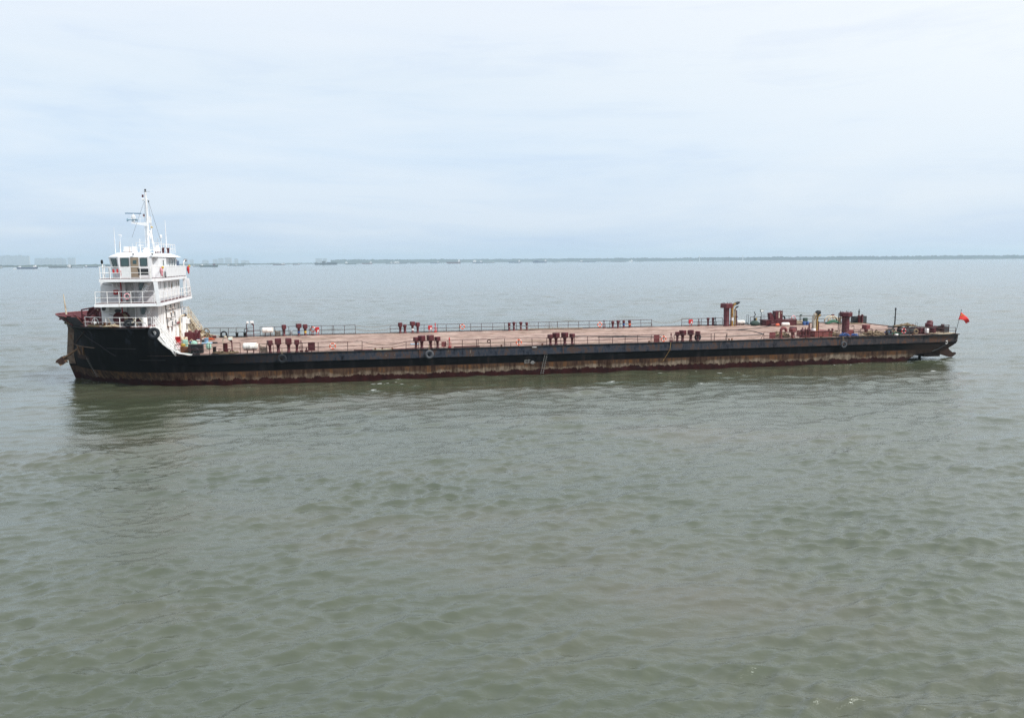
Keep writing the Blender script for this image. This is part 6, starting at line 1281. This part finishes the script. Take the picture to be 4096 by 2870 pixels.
S(688, 727, 1500, 4.5, 'navy', 'container ship with red boxes right behind the wheelhouse', 'l', .12, 14, cargo=[(-.3, .0, 11, 'maroon'), (.0, .30, 13, 'redbrown'), (.30, .48, 11, 'navy')], boxmat='dkgrey')
S(782, 811, 2700, 2.4, 'dkgrey', 'short hazy barge just left of the blue green cargo ship', 'l', .1, 2)
S(810, 881, 2450, 4.2, 'dkgreen', 'blue green cargo ship right of the superstructure with a box at its bow end', 'l', .1, 4, cargo=[(.24, .35, 4, 'maroon')])
S(920, 952, 3200, 2.5, 'dkgrey', 'faint barge left in the pair right of the blue green ship', 'l', .1, 3)
S(949, 985, 3100, 2.6, 'dkgrey', 'faint barge right in the pair right of the blue green ship', 'l', .2, 3)
S(1100, 1150, 3600, 3.0, 'maroon', 'thin reddish barge about midway between superstructure and the dark tanker', 'r', .25, 4)
S(1180, 1208, 3800, 2.5, 'maroon', 'very small reddish barge next left of the dark tanker', 'r', .2, 3)
S(1265, 1357, 3600, 6.5, 'black', 'large dark tanker with mast and pipes on deck under the hazy skyline end', 'l', .08, 6, cargo=[(-.15, -.02, 9, 'dkgrey'), (.05, .45, 4, 'dkgrey')], boxmat='grey')
S(1385, 1433, 3900, 4, 'dkgreen', 'small green ship with white house next right of the dark tanker', 'l', .18, 9)
S(1455, 1496, 4100, 5, 'maroon', 'maroon cargo ship with pale house at its right end', 'r', .2, 9)
S(1549, 1577, 4300, 4, 'dkgrey', 'small grey ship left of the longer ship with a central white house', 'r', .3, 6)
S(1577, 1634, 4250, 4, 'dkgrey', 'longer grey ship with a small white house left of centre', 'l', .4, 8)
S(1648, 1679, 4400, 2.6, 'dkgrey', 'faint flat barge right of the longer grey ship', 'r', .2, 3)
S(1725, 1763, 4400, 4, 'navy', 'small blue crane ship with slanted boom left of the maroon freighter', 'r', .2, 6)
S(1790, 1848, 4000, 7, 'maroon', 'dark maroon freighter with white house at its right end above mid picture', 'r', .14, 13)
S(1893, 1937, 4200, 5, 'navy', 'blue ship carrying two white blocks at its left end', 'l', .3, 12, cargo=[(.2, .4, 6, 'white')])
S(1938, 1981, 4350, 2.6, 'dkgrey', 'low flat barge right of the ship with the two white blocks', 'r', .1, 3)
S(2037, 2087, 4300, 5, 'navy', 'blue coaster with pale house at its right end, centre of the horizon', 'r', .16, 10)
S(2132, 2191, 4300, 6, 'navy', 'blue ship with two white houses just right of the centre', 'r', .12, 11, True, cargo=[(-.4, -.1, 5, 'navy')])
S(2211, 2241, 4500, 1.8, 'dkgrey', 'thin low barge right of the two-house blue ship', 'r', .2, 2)
S(2318, 2386, 4600, 3, 'navy', 'long low ship with its house at the left end', 'l', .14, 9)
S(2430, 2503, 4700, 2.4, 'dkgrey', 'faint long barge right of the long low ship', 'l', .1, 4)
S(2515, 2530, 4700, 5, 'white', 'small bright white boat against the far tree belt', 'r', .4, 8)
S(2540, 2575, 4800, 2.2, 'dkgrey', 'faint short barge right of the small white boat', 'l', .1, 3)
q = MB(); q.prism([(-4, 1.2), (4.5, 2.0), (3.6, -.2), (-4, -.2)], 'y', -1.5, 1.5); o = q.build('speedboat', 'white'); fix_normals(o); o.location = wpos(74, 2000); tag(o, 'tiny white motorboat in front of the apartment row', 'boat')
q = MB(); q.box(-1.6, 1.4, -1.1, 1.1, 1.3, 2.9); q.build('cabin', 'white', o)

# haze: one even volume round everything
hz = MB().box(-8990, 8990, -8990, 8990, -1.9, 78).build('haze', 'white'); hz.data.materials.clear()
tag(hz, 'pale humid river haze', 'haze', kind='stuff')
m = bpy.data.materials.new('haze_air'); m.use_nodes = True; t = NT(m.node_tree); t.n.clear(); out = t.add('ShaderNodeOutputMaterial'); pv = t.add('ShaderNodeVolumePrincipled')
pv.inputs['Color'].default_value = (.68, .86, 1.0, 1); pv.inputs['Density'].default_value = 1.5e-4; pv.inputs['Anisotropy'].default_value = .2; t.link(pv.outputs[0], out.inputs['Volume']); hz.data.materials.append(m)
hz.display_type = 'BOUNDS'
